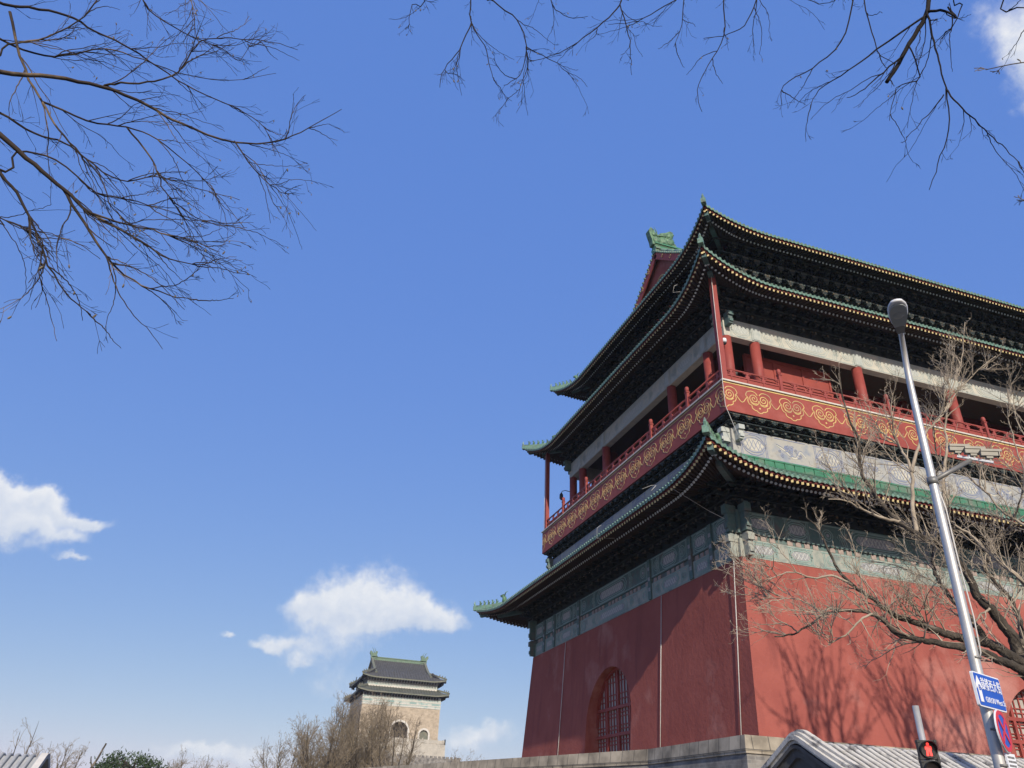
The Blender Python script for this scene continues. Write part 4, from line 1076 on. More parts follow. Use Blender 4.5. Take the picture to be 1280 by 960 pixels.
b = MB(); b.prism([(hx1-.25, hyc+t, zz(t)-.06) for t in tt]+[(hx1-.25, hyc+1.9, 0), (hx1-.25, hyc-1.9, 0)], (-.2, 0, 0)); b.box((-31.4, hyc-1.85, 1.05), (8.9, .2, 2.1)); b.box((-31.4, hyc+1.85, 1.05), (8.9, .2, 2.1)); b.box((-35.8, hyc, 1.2), (.2, 3.5, 2.4))
b.build('wall', 'shop_grey', lb)

# ------------------------------------------------------------------ street lamp and what hangs on its pole
LB = Vector((-14.16, -23.55, .12)); toc = Vector((-21.3056+14.16, -29.8117+23.55, 0)).normalized(); rgt = Vector((-toc.y, toc.x, 0))
def lp(u, r, z): return LB+toc*u+rgt*r+Vector((0, 0, z-.12))
lamp = thing('street_lamp', tuple(LB), 'tall tapering silver street lamp leaning before the bare tree', 'street lamp')
b = MB(); b.smooth = True
pts = [lp(0, 0, .12), lp(0, .0, 2.5), lp(0, .035, 4.4), lp(0, .05, 5.2), lp(0, .065, 5.9), lp(.01, .075, 6.35), lp(.06, .09, 6.75), lp(.17, .11, 7.0), lp(.34, .125, 7.15)]
b.tube(catmull([tuple(p) for p in pts], 3), [.059-.030*i/24 for i in range(25)], 16)
pole = b.build('pole', 'steel', lamp)
b = MB(); b.smooth = True
for z, r in ((3.3, .051), (4.7, .0455), (2.2, .054), (1.7, .056)): b.tube([lp(0, .02*z/2.5 if z < 2.5 else .035*z/4.4, z-.012), lp(0, .02*z/2.5 if z < 2.5 else .035*z/4.4, z+.012)], r+.003, 16)
b.build('pole_joint', 'steel_dark', pole)
b = MB(); b.tube([lp(0, 0, .12), lp(0, 0, .16)], .2, 12); b.tube([lp(0, 0, .16), lp(0, 0, .6)], [.11, .085], 12); b.build('base_plate', 'steel_dark', lamp)
# lamp head: a flattened pod, lens below
H0 = lp(.30, .12, 7.14); H1 = lp(1.03, .16, 7.22); ax = (H1-H0).normalized(); sd2 = ax.cross(Vector((0, 0, 1))).normalized(); up2 = sd2.cross(ax)
prof_ = [(0, .042, .05), (.10, .052, .06), (.22, .084, .08), (.36, .108, .095), (.48, .112, .095), (.56, .098, .085), (.62, .066, .06), (.64, .03, .03)]
b = MB(); b.smooth = True; n = 14; vs = []
for d, w, h in prof_:
    for j in range(n):
        g = 2*math.pi*j/n; y = math.sin(g)*h*.55; y = max(y, -.022) ; q = H0+ax*d+sd2*(w*math.cos(g))+up2*(y+.0); vs.append(tuple(q))
fs = [(i*n+j, i*n+(j+1) % n, (i+1)*n+(j+1) % n, (i+1)*n+j) for i in range(len(prof_)-1) for j in range(n)]+[tuple(range(n)), tuple(range((len(prof_)-1)*n, len(prof_)*n))]
b.add(vs, fs); hd = b.build('lamp_head', 'lamp_shell', lamp)
b = MB(); b.smooth = False; vs = []
LP_ = [(.17, .058), (.24, .078), (.34, .094), (.45, .098), (.52, .088), (.565, .064), (.585, .036)]
ring_ = [(d, w) for d, w in LP_]+[(d, -w) for d, w in LP_[::-1]]
b.prism([tuple(H0+ax*d+sd2*w-up2*.024) for d, w in ring_], tuple(-up2*.018)); b.smooth = True
b.tube([H0+ax*.39-up2*.030, H0+ax*.39-up2*.045, H0+ax*.39-up2*.05], [.075, .065, .03], 14)
b.build('lamp_lens', 'lamp_glass', hd)
b = MB(); b.prism([tuple(H0+ax*d+sd2*w-up2*.024) for d, w in ((.02, .042), (.155, .056), (.155, -.056), (.02, -.042))], tuple(-up2*.012)); b.build('gear_cover', 'steel_dark', hd)
b = MB(); b.smooth = True; b.tube([lp(.0, .09, 5.15), lp(.02, .112, 4.9), lp(.02, .10, 4.3), lp(.03, .105, 3.7), lp(.01, .085, 3.35), lp(0, .06, 3.28)], .008, 5); b.build('cable', 'conduit', lamp)

# camera bracket and three cameras
arm0 = lp(0, .05, 5.26); arm1 = Vector((-13.50, -23.64, 5.62))
br_ = thing('camera_bracket', tuple(arm0), 'grey steel bracket arm reaching right from the lamp pole', 'bracket')
b = MB(); b.smooth = True; b.tube([arm0, arm1], .028, 10); b.tube([arm0+Vector((0, 0, -.04)), arm0+Vector((0, 0, .04))], .06, 14); b.build('arm', 'steel_dark', br_)
cA = Vector((-13.57, -23.54, 5.70)); cB = Vector((-13.37, -23.82, 5.54))
b = MB(); b.beam(cA, cB, .035, .025); b.tube([arm1, arm1+Vector((0, 0, .07))], .02, 6); b.build('crossbar', 'lamp_shell', br_)
for i, lab in enumerate(('nearest beige bullet camera on the bracket arm, left in its row', 'middle beige bullet camera between two others on the bracket arm', 'rightmost beige bullet camera at the outer end of the bracket arm')):
    c = cA+(cB-cA)*(.06+.44*i)+Vector((0, 0, .105)); f = Vector((.84, -.52, -.10)).normalized(); s_ = f.cross(Vector((0, 0, 1))).normalized(); u_ = s_.cross(f)
    t = thing('bullet_camera', tuple(c), lab, 'security camera', 'bullet cameras on the lamp pole')
    b = MB(); b.smooth = False; b.box(tuple(c), (.18, .066, .066), (tuple(f), tuple(s_), tuple(u_))); b.box(tuple(c+f*.02+u_*.041), (.22, .082, .010), (tuple(f), tuple(s_), tuple(u_)))
    for q in (-1, 1): b.box(tuple(c+f*.02+u_*.035+s_*.039*q), (.22, .006, .03), (tuple(f), tuple(s_), tuple(u_)))
    b.build('housing', 'cam_shell', t)
    b = MB(); b.tube([c+f*.09, c+f*.108], .033, 12); b.box(tuple(c+f*.102), (.006, .08, .08), (tuple(f), tuple(s_), tuple(u_))); b.build('lens', 'lens_dark', t)
    b = MB(); b.tube([c-u_*.03-Vector((0, 0, .07)), c-u_*.03], .018, 6); b.box(tuple(c-u_*.048), (.07, .05, .03), (tuple(f), tuple(s_), tuple(u_))); b.build('mount', 'cam_shell', t)

# ---- signs on the pole: plane runs away to the right
sdir = Vector((math.sin(R_(70)), math.cos(R_(70)), 0)); snor = Vector((sdir.y, -sdir.x, 0))
if snor.dot(toc) < 0: snor = -snor
def text_mesh(txt, size, name, mt, origin, parent, squeeze=1.0, ex=.003, spacing=1.0):
    cu = bpy.data.curves.new(name, 'FONT'); cu.body = txt; cu.size = size; cu.extrude = ex; cu.align_x = 'LEFT'; cu.align_y = 'CENTER'; cu.space_character = spacing; cu.resolution_u = 3; cu.offset = 0.0
    o = bpy.data.objects.new(name, cu); COL.objects.link(o); bpy.context.view_layer.update()
    me = bpy.data.meshes.new_from_object(o.evaluated_get(bpy.context.evaluated_depsgraph_get())); bpy.data.objects.remove(o)
    bs = Vector(parent['base'])
    for v in me.vertices:
        p = origin+sdir*(v.co.x*squeeze)+Vector((0, 0, 1))*v.co.y+snor*(v.co.z+.004); v.co = p-bs
    me.materials.clear(); me.materials.append(M[mt]); q = bpy.data.objects.new(name, me); COL.objects.link(q); q.parent = parent; q['base'] = tuple(bs)
    return q
SW_, SH_ = .61, .325
s0 = lp(.155, 0, 0); s0.z = 0
# left edge seen left of the pole
def sgp(a, z, o=0.0): 
    q = Vector((-14.41, -23.721, 0))+sdir*a+snor*o; q.z = z; return q
SL = -.005
sz0, sz1 = 2.803, 3.128
sign = thing('street_name_sign', tuple(sgp(SL+SW_/2, (sz0+sz1)/2)), 'blue street name sign with white arrow and Chinese lettering on the lamp pole', 'sign')
axs = (tuple(sdir), tuple(snor), (0, 0, 1)); cs = sgp(SL+SW_/2, (sz0+sz1)/2)
def rr_plate(b, w, h, r, off, th, c):
    pts = []
    for qx, qz, a0 in ((1, 1, 0), (-1, 1, 90), (-1, -1, 180), (1, -1, 270)):
        for j in range(5):
            g = R_(a0+j*22.5); pts.append(tuple(c+sdir*(qx*(w/2-r)+r*math.cos(g))+Vector((0, 0, 1))*(qz*(h/2-r)+r*math.sin(g))+snor*off))
    b.prism(pts, tuple(-snor*th))
b = MB(); rr_plate(b, SW_, SH_, .02, 0, .025, cs); b.build('panel', 'sign_white', sign)
b = MB(); rr_plate(b, SW_-.024, SH_-.024, .012, .003, .002, cs); b.build('face', 'sign_blue', sign)
b = MB(); c = cs-sdir*(SW_*.385)
ao = [(x*.70, z*.72) for x, z in [(0, .175), (.085, .06), (.085, -.0), (.045, .035), (.045, -.165), (-.045, -.165), (-.045, .035), (-.085, 0), (-.085, .06)]]
b.prism([tuple(c+sdir*x+Vector((0, 0, 1))*z+snor*.008) for x, z in ao], tuple(-snor*.004)); b.build('arrow', 'sign_white', sign)
b = MB()
for x, z, w, h in ((0, .05, .04, .009), (0, .02, .04, .009), (0, -.01, .04, .009), (-.018, .02, .008, .066), (.018, .02, .008, .066)):
    b.box(tuple(c+sdir*x*.7+Vector((0, 0, z*.72))+snor*.0105), (w*.7, .004, h*.72), axs)
b.build('arrow_mark', 'sign_blue', sign)
text_mesh('鼓楼西大街', .125, 'lettering', 'sign_white', cs-sdir*(SW_*.275)+Vector((0, 0, .052)), sign, squeeze=.70, spacing=1.08)
text_mesh('GULOU West St', .074, 'lettering', 'sign_white', cs-sdir*(SW_*.235)+Vector((0, 0, -.088)), sign, squeeze=.80, spacing=1.08)
# no stopping disc
cd_ = sgp(.31, 2.605); nst = thing('no_stopping_sign', tuple(cd_), 'round blue no stopping sign with red rim and red cross', 'sign')
sd3 = Vector((math.sin(R_(63)), math.cos(R_(63)), 0)); sn3 = Vector((sd3.y, -sd3.x, 0))
if sn3.dot(toc) < 0: sn3 = -sn3
cd_ = cd_+sn3*.03
def disc(b, r0, r1, off, th, n=40):
    for j in range(n):
        g0, g1 = 2*math.pi*j/n, 2*math.pi*(j+1)/n
        P = lambda r, g: tuple(cd_+sd3*(r*math.cos(g))+Vector((0, 0, 1))*(r*math.sin(g))+sn3*off)
        if r0 > 0: b.prism([P(r0, g0), P(r1, g0), P(r1, g1), P(r0, g1)], tuple(-sn3*th))
    if r0 == 0: b.prism([tuple(cd_+sd3*(r1*math.cos(2*math.pi*j/n))+Vector((0, 0, 1))*(r1*math.sin(2*math.pi*j/n))+sn3*off) for j in range(n)], tuple(-sn3*th))
b = MB(); disc(b, 0, .195, 0, .015); b.build('panel', 'sign_white', nst)
b = MB(); disc(b, 0, .16, .003, .002); b.build('face', 'sign_blue', nst)
b = MB(); disc(b, .148, .188, .006, .005)
for g in (45, 135): b.beam(cd_+sd3*(.15*math.cos(R_(g)))+Vector((0, 0, .15*math.sin(R_(g))))+sn3*.006, cd_-sd3*(.15*math.cos(R_(g)))-Vector((0, 0, .15*math.sin(R_(g))))+sn3*.006, .036, .005+(.002 if g > 90 else 0), up=tuple(sn3))
b.build('red_ring', 'sign_red', nst)
cw = sgp(.385, 2.30); wp = thing('notice_plate', tuple(cw), 'small white plate with grey lines of text below the round sign', 'sign')
b = MB(); b.box(tuple(cw), (.20, .015, .22), axs); b.build('panel', 'sign_white', wp)
b = MB()
random.seed(3)
for j in range(5):
    x = -.08
    while x < .07:
        w = random.uniform(.014, .03); b.box(tuple(cw+sdir*(x+w/2)+Vector((0, 0, .075-j*.037))+snor*.009), (w, .003, .018), axs); x += w+.01
b.build('lettering', 'steel_dark', wp)
b = MB(); b.smooth = True
for z in (3.05, 2.88, 2.62, 2.3): b.tube([lp(0, .02, z-.012), lp(0, .02, z+.012)], .060, 16)
for z, a in ((3.05, .29), (2.88, .29), (2.62, .29), (2.3, .29)): b.beam(lp(.0, .02, z), sgp(a, z, -.012), .03, .02)
b.build('sign_clamp', 'steel_dark', lamp)

# ------------------------------------------------------------------ pedestrian signal
TL = Vector((-12.12, -20.62, .12)); toc2 = Vector((-21.3+12.12, -29.8+20.62, 0)).normalized()
fd = Matrix.Rotation(R_(14), 3, 'Z') @ toc2; fs_ = Vector((fd.y, -fd.x, 0)); up_ = Vector((0, 0, 1))
tl = thing('pedestrian_signal', tuple(TL), 'black pedestrian signal showing a red standing figure on a steel post', 'traffic light')
b = MB(); b.smooth = True; b.tube([TL, TL+up_*3.20], .044, 14); b.build('post', 'steel', tl)
b = MB(); b.tube([TL, TL+up_*.03], .16, 10); b.build('base_plate', 'steel_dark', tl)
hc = TL+fd*.13+up_*2.62; axh = (tuple(fs_), tuple(fd), (0, 0, 1))
b = MB()
for dz in (0, -.25):
    c = hc+up_*dz; b.box(tuple(c), (.235, .12, .235), axh)
    for sx in (-1, 1):
        for sz in (-1, 1): b.box(tuple(c+fs_*sx*.106+up_*sz*.106+fd*.0), (.032, .14, .032), axh)
for z in (.07, -.31): b.beam(hc+up_*z-fd*.06, hc+up_*z-fd*.14, .04, .04)
box_ = b.build('housing', 'black_plastic', tl)
for dz, on in ((0, True), (-.25, False)):
    c = hc+up_*dz+fd*.06
    P = lambda r, g, o: c+fs_*(r*math.cos(g))+up_*(r*math.sin(g))+fd*o
    v = MB(); n = 24
    for j in range(n):
        g0, g1 = 2*math.pi*j/n, 2*math.pi*(j+1)/n
        d0 = .03+.075*max(0, math.sin(g0)+.3); d1 = .03+.075*max(0, math.sin(g1)+.3)
        v.add([tuple(P(.098, g0, 0)), tuple(P(.098, g1, 0)), tuple(P(.098, g1, d1)), tuple(P(.098, g0, d0)), tuple(P(.106, g0, 0)), tuple(P(.106, g1, 0)), tuple(P(.106, g1, d1)), tuple(P(.106, g0, d0))], [(0, 1, 2, 3), (4, 5, 6, 7), (3, 2, 6, 7)])
    v.build('visor', 'black_plastic', box_)
    l = MB(); l.prism([tuple(P(.098, 2*math.pi*j/n, .008)) for j in range(n)], tuple(-fd*.006)); l.build('lens', 'lens_dark', box_)
    if on:
        fgr = [(-.055, -.115), (-.045, .0), (-.062, .0), (-.058, .055), (-.028, .068), (.028, .068), (.058, .055), (.062, 0), (.045, 0), (.055, -.115), (.012, -.115), (.006, -.04), (-.006, -.04), (-.012, -.115)]
        m_ = MB(); m_.prism([tuple(c+fs_*x*.69+up_*z*.69+fd*.014) for x, z in fgr], tuple(-fd*.004)); m_.prism([tuple(c+fs_*(.018*math.cos(j*math.pi/6))+up_*(.068+.0195*math.sin(j*math.pi/6))+fd*.014) for j in range(12)], tuple(-fd*.004))
        m_.build('red_figure', 'signal_red', box_)

# ------------------------------------------------------------------ trees
def rnd_perp(d, rng):
    while True:
        v = Vector((rng.uniform(-1, 1), rng.uniform(-1, 1), rng.uniform(-1, 1)))
        p = v-d*v.dot(d)
        if p.length > .2: return p.normalized()
def twig(b, rng, p, d, length, r, depth, trop, kink, nkids, sides=3, spread=(.5, .9), pods=None, minr=.0018, nseg=None):
    n = nseg or max(3, int(length/.16) if length < 1.2 else 7); seg = length/n; pts = [p.copy()]; rad = [r]; q = p.copy(); dd = d.copy()
    kids = []
    for i in range(n):
        dd = (dd+rnd_perp(dd, rng)*kink*rng.random()+trop*(.5+i/n)).normalized()
        q = q+dd*seg; pts.append(q.copy()); rad.append(max(minr, r*(1-.75*(i+1)/n)))
        if depth > 0 and i >= 0: kids.append((q.copy(), dd.copy(), (i+1)/n))
    b.tube(pts, rad, sides if r > .004 else 3, cap=False)
    if depth > 0:
        for j in range(nkids):
            k = kids[rng.randrange(len(kids))]
            a = rng.uniform(*spread); cd2 = (k[1]*math.cos(a)+rnd_perp(k[1], rng)*math.sin(a)).normalized()
            twig(b, rng, k[0], cd2, length*rng.uniform(.35, .65)*(1.1-.4*k[2]), max(minr, r*(1-.7*k[2])*.6), depth-1, trop, kink, max(1, nkids-1), sides, spread, pods, minr)
    elif pods is not None and rng.random() < pods[1]:
        pods[0].append(q.copy())
def clothe(b, rng, pts, r0, r1, density, length, depth, trop, kink, nk, start=.25, spread=(.5, 1.0), pods=None, minr=.0018, tipfrac=.35, up=.0, nseg=None):
    P = [Vector(p) for p in pts]; tot = sum((P[i+1]-P[i]).length for i in range(len(P)-1)); acc = 0
    for i in range(len(P)-1):
        d = P[i+1]-P[i]; L = d.length
        if L < 1e-5: continue
        d /= L; k = L*density; n = int(k)+(1 if rng.random() < k-int(k) else 0)
        for _ in range(n):
            f = rng.random(); t = (acc+L*f)/tot
            if t < start: continue
            a = rng.uniform(*spread); rr = lerp(r0, r1, t)
            cd2 = (d*math.cos(a)+(rnd_perp(d, rng)+Vector((0, 0, up))).normalized()*math.sin(a)).normalized()
            twig(b, rng, P[i]+d*L*f, cd2, length*rng.uniform(.5, 1.15)*(1-(1-tipfrac)*t), max(minr, min(rr*.6, .012*length+.002)), depth, trop, kink, nk, 4, spread, pods, minr, nseg)
        acc += L
def wob(pts, rng, amp):
    c = catmull(pts, 4); return [c[0]]+[tuple(Vector(p)+Vector((rng.uniform(-amp, amp), rng.uniform(-amp, amp), rng.uniform(-amp, amp)))) for p in c[1:-1]]+[c[-1]]
def limb(b, rng, pts, r0, r1, amp=.0, sides=8):
    c = wob(pts, rng, amp); n = len(c); b.smooth = True; b.tube(c, [lerp(r0, r1, (i/(n-1))**.8) for i in range(n)], sides); b.smooth = False
    return c
RIGHT_LIMBS = [([(-10.69,-21.31,3.82),(-10.89,-21.2,3.93),(-11.06,-21.13,4.02),(-11.27,-21.02,4.11),(-11.47,-20.93,4.15),(-11.72,-20.79,4.21),(-11.89,-20.73,4.24),(-12.16,-20.59,4.33),(-12.31,-20.56,4.5),(-12.47,-20.52,4.59),(-12.69,-20.44,4.63),(-12.91,-20.35,4.62),(-13.14,-20.27,4.56),(-13.37,-20.19,4.4),(-13.61,-20.1,4.26),(-13.88,-20,4.21)],0.085,0.009),
 ([(-10.47,-21.26,3.87),(-10.69,-21.12,4.08),(-10.88,-21.02,4.22),(-11.07,-20.92,4.28),(-11.26,-20.83,4.32),(-11.43,-20.75,4.38),(-11.58,-20.71,4.44),(-11.76,-20.63,4.51),(-11.94,-20.57,4.57),(-12.11,-20.51,4.65),(-12.3,-20.43,4.84),(-12.55,-20.31,5.07),(-12.72,-20.26,5.3),(-12.85,-20.26,5.61),(-12.98,-20.25,5.95),(-13.13,-20.22,6.13)],0.105,0.01),
 ([(-10.68,-20.85,4.27),(-10.69,-20.73,4.52),(-10.7,-20.6,4.78),(-10.71,-20.47,4.98),(-10.71,-20.35,5.17),(-10.71,-20.25,5.44),(-10.67,-20.18,5.69),(-10.55,-20.2,6.06),(-10.4,-20.25,6.62),(-10.26,-20.31,7.23),(-10.14,-20.32,7.52),(-10.04,-20.33,8.1),(-9.96,-20.31,8.56)],0.06,0.008),
 ([(-10.18,-20.98,3.78),(-10.29,-20.97,4.15),(-10.35,-21,4.38),(-10.46,-20.97,4.6),(-10.58,-20.94,4.8),(-10.71,-20.9,4.98),(-10.8,-20.9,5.29),(-10.9,-20.89,5.45),(-11.06,-20.81,5.76),(-11.33,-20.62,5.97),(-11.53,-20.51,6.19),(-11.72,-20.42,6.5),(-11.86,-20.37,6.84),(-11.96,-20.37,7.1),(-11.97,-20.46,7.66),(-12.07,-20.46,7.98),(-12.14,-20.49,8.52),(-12.17,-20.56,8.93)],0.12,0.008),
 ([(-11.52,-20.51,6.19),(-11.78,-20.5,6.2),(-12.06,-20.48,6.26),(-12.31,-20.49,6.33),(-12.55,-20.5,6.39),(-12.85,-20.47,6.38)],0.035,0.008),
 ([(-11.31,-20.59,5.98),(-11.2,-20.56,6.53),(-11.06,-20.57,7.12),(-11.03,-20.45,7.57),(-11.02,-20.31,7.84),(-11.07,-20.11,8.11),(-11.11,-19.93,8.35)],0.045,0.008),
 ([(-11.06,-20.57,7.12),(-10.88,-20.61,7.53),(-10.69,-20.68,7.87),(-10.5,-20.75,8.07),(-10.31,-20.83,8.27),(-10.12,-20.91,8.61),(-9.91,-21.01,9.07),(-9.7,-21.12,9.58),(-9.52,-21.2,10.25)],0.035,0.006),
 ([(-10.79,-20.57,5.87),(-10.56,-20.58,6.49),(-10.35,-20.55,7.12),(-10.11,-20.58,7.77),(-9.94,-20.52,8.28),(-9.66,-20.59,8.86),(-9.26,-20.82,9.33),(-8.85,-21.1,9.71)],0.04,0.007),
 ([(-10.89,-22.03,4.69),(-11.02,-21.96,4.88),(-11.17,-21.87,5.12),(-11.32,-21.78,5.32),(-11.47,-21.7,5.59),(-11.59,-21.65,5.7),(-11.7,-21.62,5.81),(-11.77,-21.64,5.96),(-11.86,-21.62,6.18)],0.05,0.008),
 ([(-10.61,-22.08,5.53),(-10.71,-21.99,5.76),(-10.81,-21.91,5.9),(-10.9,-21.85,6.02),(-10.99,-21.79,6.28),(-11.09,-21.72,6.47),(-11.19,-21.65,6.68)],0.04,0.008),
 ([(-9.99,-20.9,4.21),(-9.94,-20.83,4.47),(-9.86,-20.81,4.7),(-9.8,-20.75,4.9),(-9.76,-20.67,5.11),(-9.75,-20.55,5.31),(-9.79,-20.38,5.66),(-9.67,-20.39,5.81),(-9.41,-20.58,6.25),(-9.27,-20.64,6.38),(-9.04,-20.8,6.8),(-8.88,-20.89,7.24)],0.06,0.012),
 ([(-10.67,-21.02,4.77),(-10.81,-20.93,4.66),(-10.92,-20.87,4.56),(-11.06,-20.79,4.63),(-11.16,-20.75,4.78)],0.02,0.006),
 ([(-12.56,-20.32,5.07),(-12.83,-20.22,5.2),(-13.12,-20.11,5.16),(-13.4,-20,5.24),(-13.7,-19.89,5.14),(-13.97,-19.82,4.97)],0.025,0.006),
 ([(-12.62,-20.68,4.54),(-12.81,-20.61,4.44),(-12.98,-20.55,4.26),(-13.23,-20.44,4.11),(-13.32,-20.46,4.07)],0.022,0.006),
 ([(-9.4,-21.36,6.4),(-9.33,-21.28,7.01),(-9.26,-21.21,7.65),(-9.17,-21.17,8.16),(-9.06,-21.15,8.6)],0.03,0.006),
 ([(-9.6,-21.78,7.12),(-9.6,-21.65,7.62),(-9.56,-21.6,7.95),(-9.5,-21.57,8.29)],0.02,0.006),
 ([(-13.25,-20.39,4.52),(-13.48,-20.28,4.71),(-13.69,-20.19,4.75),(-13.96,-20.07,4.7)],0.016,0.005)]
LEFT_LIMBS = [([(-24.32,-24.63,6.56),(-24.07,-24.54,6.74),(-23.76,-24.43,6.95),(-23.43,-24.34,7.08),(-23.06,-24.26,7.09),(-22.75,-24.22,7.02),(-22.29,-24.16,7.03),(-21.94,-24.16,7.18),(-21.69,-24.18,7.44),(-21.42,-24.21,7.79)],0.026,0.0028),
 ([(-23.44,-24.31,7.11),(-23.34,-24.35,7.15),(-23.11,-24.34,7.28),(-22.9,-24.35,7.51),(-22.82,-24.41,7.85),(-22.67,-24.44,7.99),(-22.21,-24.42,8.19),(-21.94,-24.45,8.16)],0.012,0.0026),
 ([(-24,-24.9,5.98),(-23.73,-24.81,5.87),(-23.46,-24.74,5.73),(-23.24,-24.69,5.61),(-23.01,-24.66,5.47),(-22.67,-24.6,5.38),(-22.42,-24.59,5.27),(-22.12,-24.57,5.3)],0.03,0.0028),
 ([(-23.25,-24.67,5.63),(-23.03,-24.65,5.37),(-22.82,-24.65,5.13),(-22.59,-24.65,4.97),(-22.33,-24.65,4.91),(-22.13,-24.68,4.9)],0.014,0.0026),
 ([(-23.69,-25.19,5.36),(-23.46,-25.12,5.27),(-23.3,-25.08,5.13),(-23.15,-25.06,4.92),(-23,-25.04,4.69),(-22.82,-25.01,4.5),(-22.67,-25,4.41)],0.016,0.0028),
 ([(-24.74,-24.18,7.97),(-24.4,-24.03,8.14),(-24.13,-23.94,8.29),(-23.87,-23.88,8.25),(-23.62,-23.82,8.25),(-23.27,-23.74,8.16),(-22.87,-23.68,8.04),(-22.45,-23.63,8.01),(-22.15,-23.63,7.84),(-21.97,-23.65,7.48)],0.016,0.0026),
 ([(-24.31,-24.39,7.61),(-24.03,-24.31,7.06),(-23.82,-24.28,6.79),(-23.62,-24.26,6.55),(-23.4,-24.24,6.37),(-23.21,-24.24,6.19),(-23,-24.24,5.87),(-22.77,-24.24,5.73),(-22.59,-24.26,5.63)],0.013,0.0026),
 ([(-24.27,-24.37,6.56),(-24.06,-24.28,6.56),(-23.8,-24.19,6.51),(-23.59,-24.13,6.54),(-23.39,-24.08,6.46),(-23.12,-24.01,6.38),(-22.87,-23.97,6.55),(-22.53,-23.91,6.59),(-22.15,-23.87,6.61)],0.014,0.0026),
 ([(-23.83,-24.26,6.81),(-23.49,-24.17,6.81),(-23.19,-24.12,6.9),(-22.93,-24.09,6.88),(-22.55,-24.04,6.67),(-22.34,-24.05,6.48),(-22.02,-24.06,6.15)],0.01,0.0024),
 ([(-23.19,-24.12,6.9),(-22.93,-24.09,6.65),(-22.82,-24.11,6.46),(-22.68,-24.13,6.24),(-22.42,-24.12,6.1),(-22.18,-24.13,6.06),(-21.99,-24.15,6.09)],0.009,0.0024),
 ([(-23.35,-23.75,9.5),(-23.21,-23.77,9.26),(-23.08,-23.8,8.87),(-23,-23.85,8.6)],0.008,0.003),
 ([(-24.73,-23.82,7.89),(-24.42,-23.7,7.92),(-24.13,-23.61,8.08),(-23.87,-23.54,8.42),(-23.51,-23.45,8.51),(-23.08,-23.37,8.56),(-22.66,-23.31,8.75),(-22.24,-23.28,9.09)],0.012,0.0025),
 ([(-24.61,-24.1,7.35),(-24.39,-24.03,7.6),(-24.16,-23.97,7.9),(-23.98,-23.94,8.34),(-23.92,-23.97,8.79)],0.012,0.006),
 ([(-22.29,-24.2,7),(-22.07,-24.23,6.71),(-21.83,-24.27,6.51),(-21.7,-24.33,6.42)],0.008,0.0024),
 ([(-23.59,-25.03,5.04),(-23.41,-24.98,5.02),(-23.26,-24.96,5),(-23.14,-24.95,4.94)],0.008,0.0025),
 ([(-23,-24.69,5.45),(-22.75,-24.66,5.45),(-22.52,-24.65,5.45),(-22.29,-24.65,5.44),(-22.07,-24.67,5.38)],0.009,0.0025),
 ([(-23.92,-24.52,5.82),(-23.73,-24.47,6.03),(-23.48,-24.4,6.11),(-23.15,-24.31,5.95),(-22.92,-24.28,5.98),(-22.62,-24.23,6.01),(-22.29,-24.2,5.99)],0.012,0.0025),
 ([(-23.8,-23.7,9.4),(-23.61,-23.65,9.08),(-23.23,-23.54,9.01),(-22.85,-23.46,9.03),(-22.62,-23.43,8.97),(-22.55,-23.43,9.49)],0.009,0.0025)]
MID_LIMBS = [([(-20.35,-24.5,10.37),(-20.3,-24.55,9.88),(-20.27,-24.59,9.25),(-20.12,-24.67,8.84),(-20.05,-24.72,8.43),(-19.99,-24.78,8.15)],0.011,0.0026),
 ([(-20.27,-24.61,9.22),(-20.38,-24.66,8.65),(-20.52,-24.71,8.21),(-20.55,-24.77,7.85)],0.008,0.0026),
 ([(-20.22,-24.52,10.4),(-20.04,-24.6,9.76),(-19.78,-24.71,9.38),(-19.68,-24.79,8.86),(-19.75,-24.81,8.35),(-19.91,-24.8,8.13)],0.013,0.0026),
 ([(-19.68,-24.77,8.89),(-19.51,-24.86,8.7),(-19.37,-24.95,8.52),(-19.24,-25.04,8.23)],0.006,0.0024),
 ([(-19.68,-24.77,8.89),(-19.66,-24.81,8.57),(-19.73,-24.82,8.19),(-19.78,-24.84,7.98)],0.006,0.0024),
 ([(-18.49,-24.97,10.7),(-18.6,-24.98,10),(-18.77,-24.96,9.61),(-19.05,-24.88,9.21),(-19.32,-24.83,8.88),(-19.65,-24.78,8.64)],0.014,0.0026),
 ([(-18.64,-25,9.87),(-18.59,-25.07,9.24),(-18.6,-25.1,8.83),(-18.62,-25.13,8.48)],0.008,0.0024),
 ([(-17.87,-25.39,10.41),(-18.02,-25.36,9.76),(-18.11,-25.38,9.24),(-18.23,-25.37,8.82)],0.01,0.0026),
 ([(-17.64,-25.58,10.25),(-17.68,-25.6,9.6),(-17.75,-25.59,8.96),(-17.92,-25.5,8.51),(-18.06,-25.44,8.13),(-18.07,-25.49,7.75)],0.01,0.0026),
 ([(-17.28,-25.78,10),(-17.37,-25.76,9.54),(-17.53,-25.67,9.13),(-17.73,-25.57,8.99),(-17.92,-25.48,8.97)],0.009,0.0026),
 ([(-20.85,-24.53,9.88),(-20.93,-24.58,9.25),(-20.93,-24.62,8.77)],0.007,0.0024),
 ([(-19.45,-24.63,10.51),(-19.36,-24.7,9.91),(-19.2,-24.8,9.6),(-19.01,-24.92,9.56)],0.008,0.0024),
 ([(-17.94,-25.34,9.98),(-18.28,-25.18,9.66),(-18.55,-25.09,9.45),(-18.81,-25.02,9.38)],0.008,0.0024)]
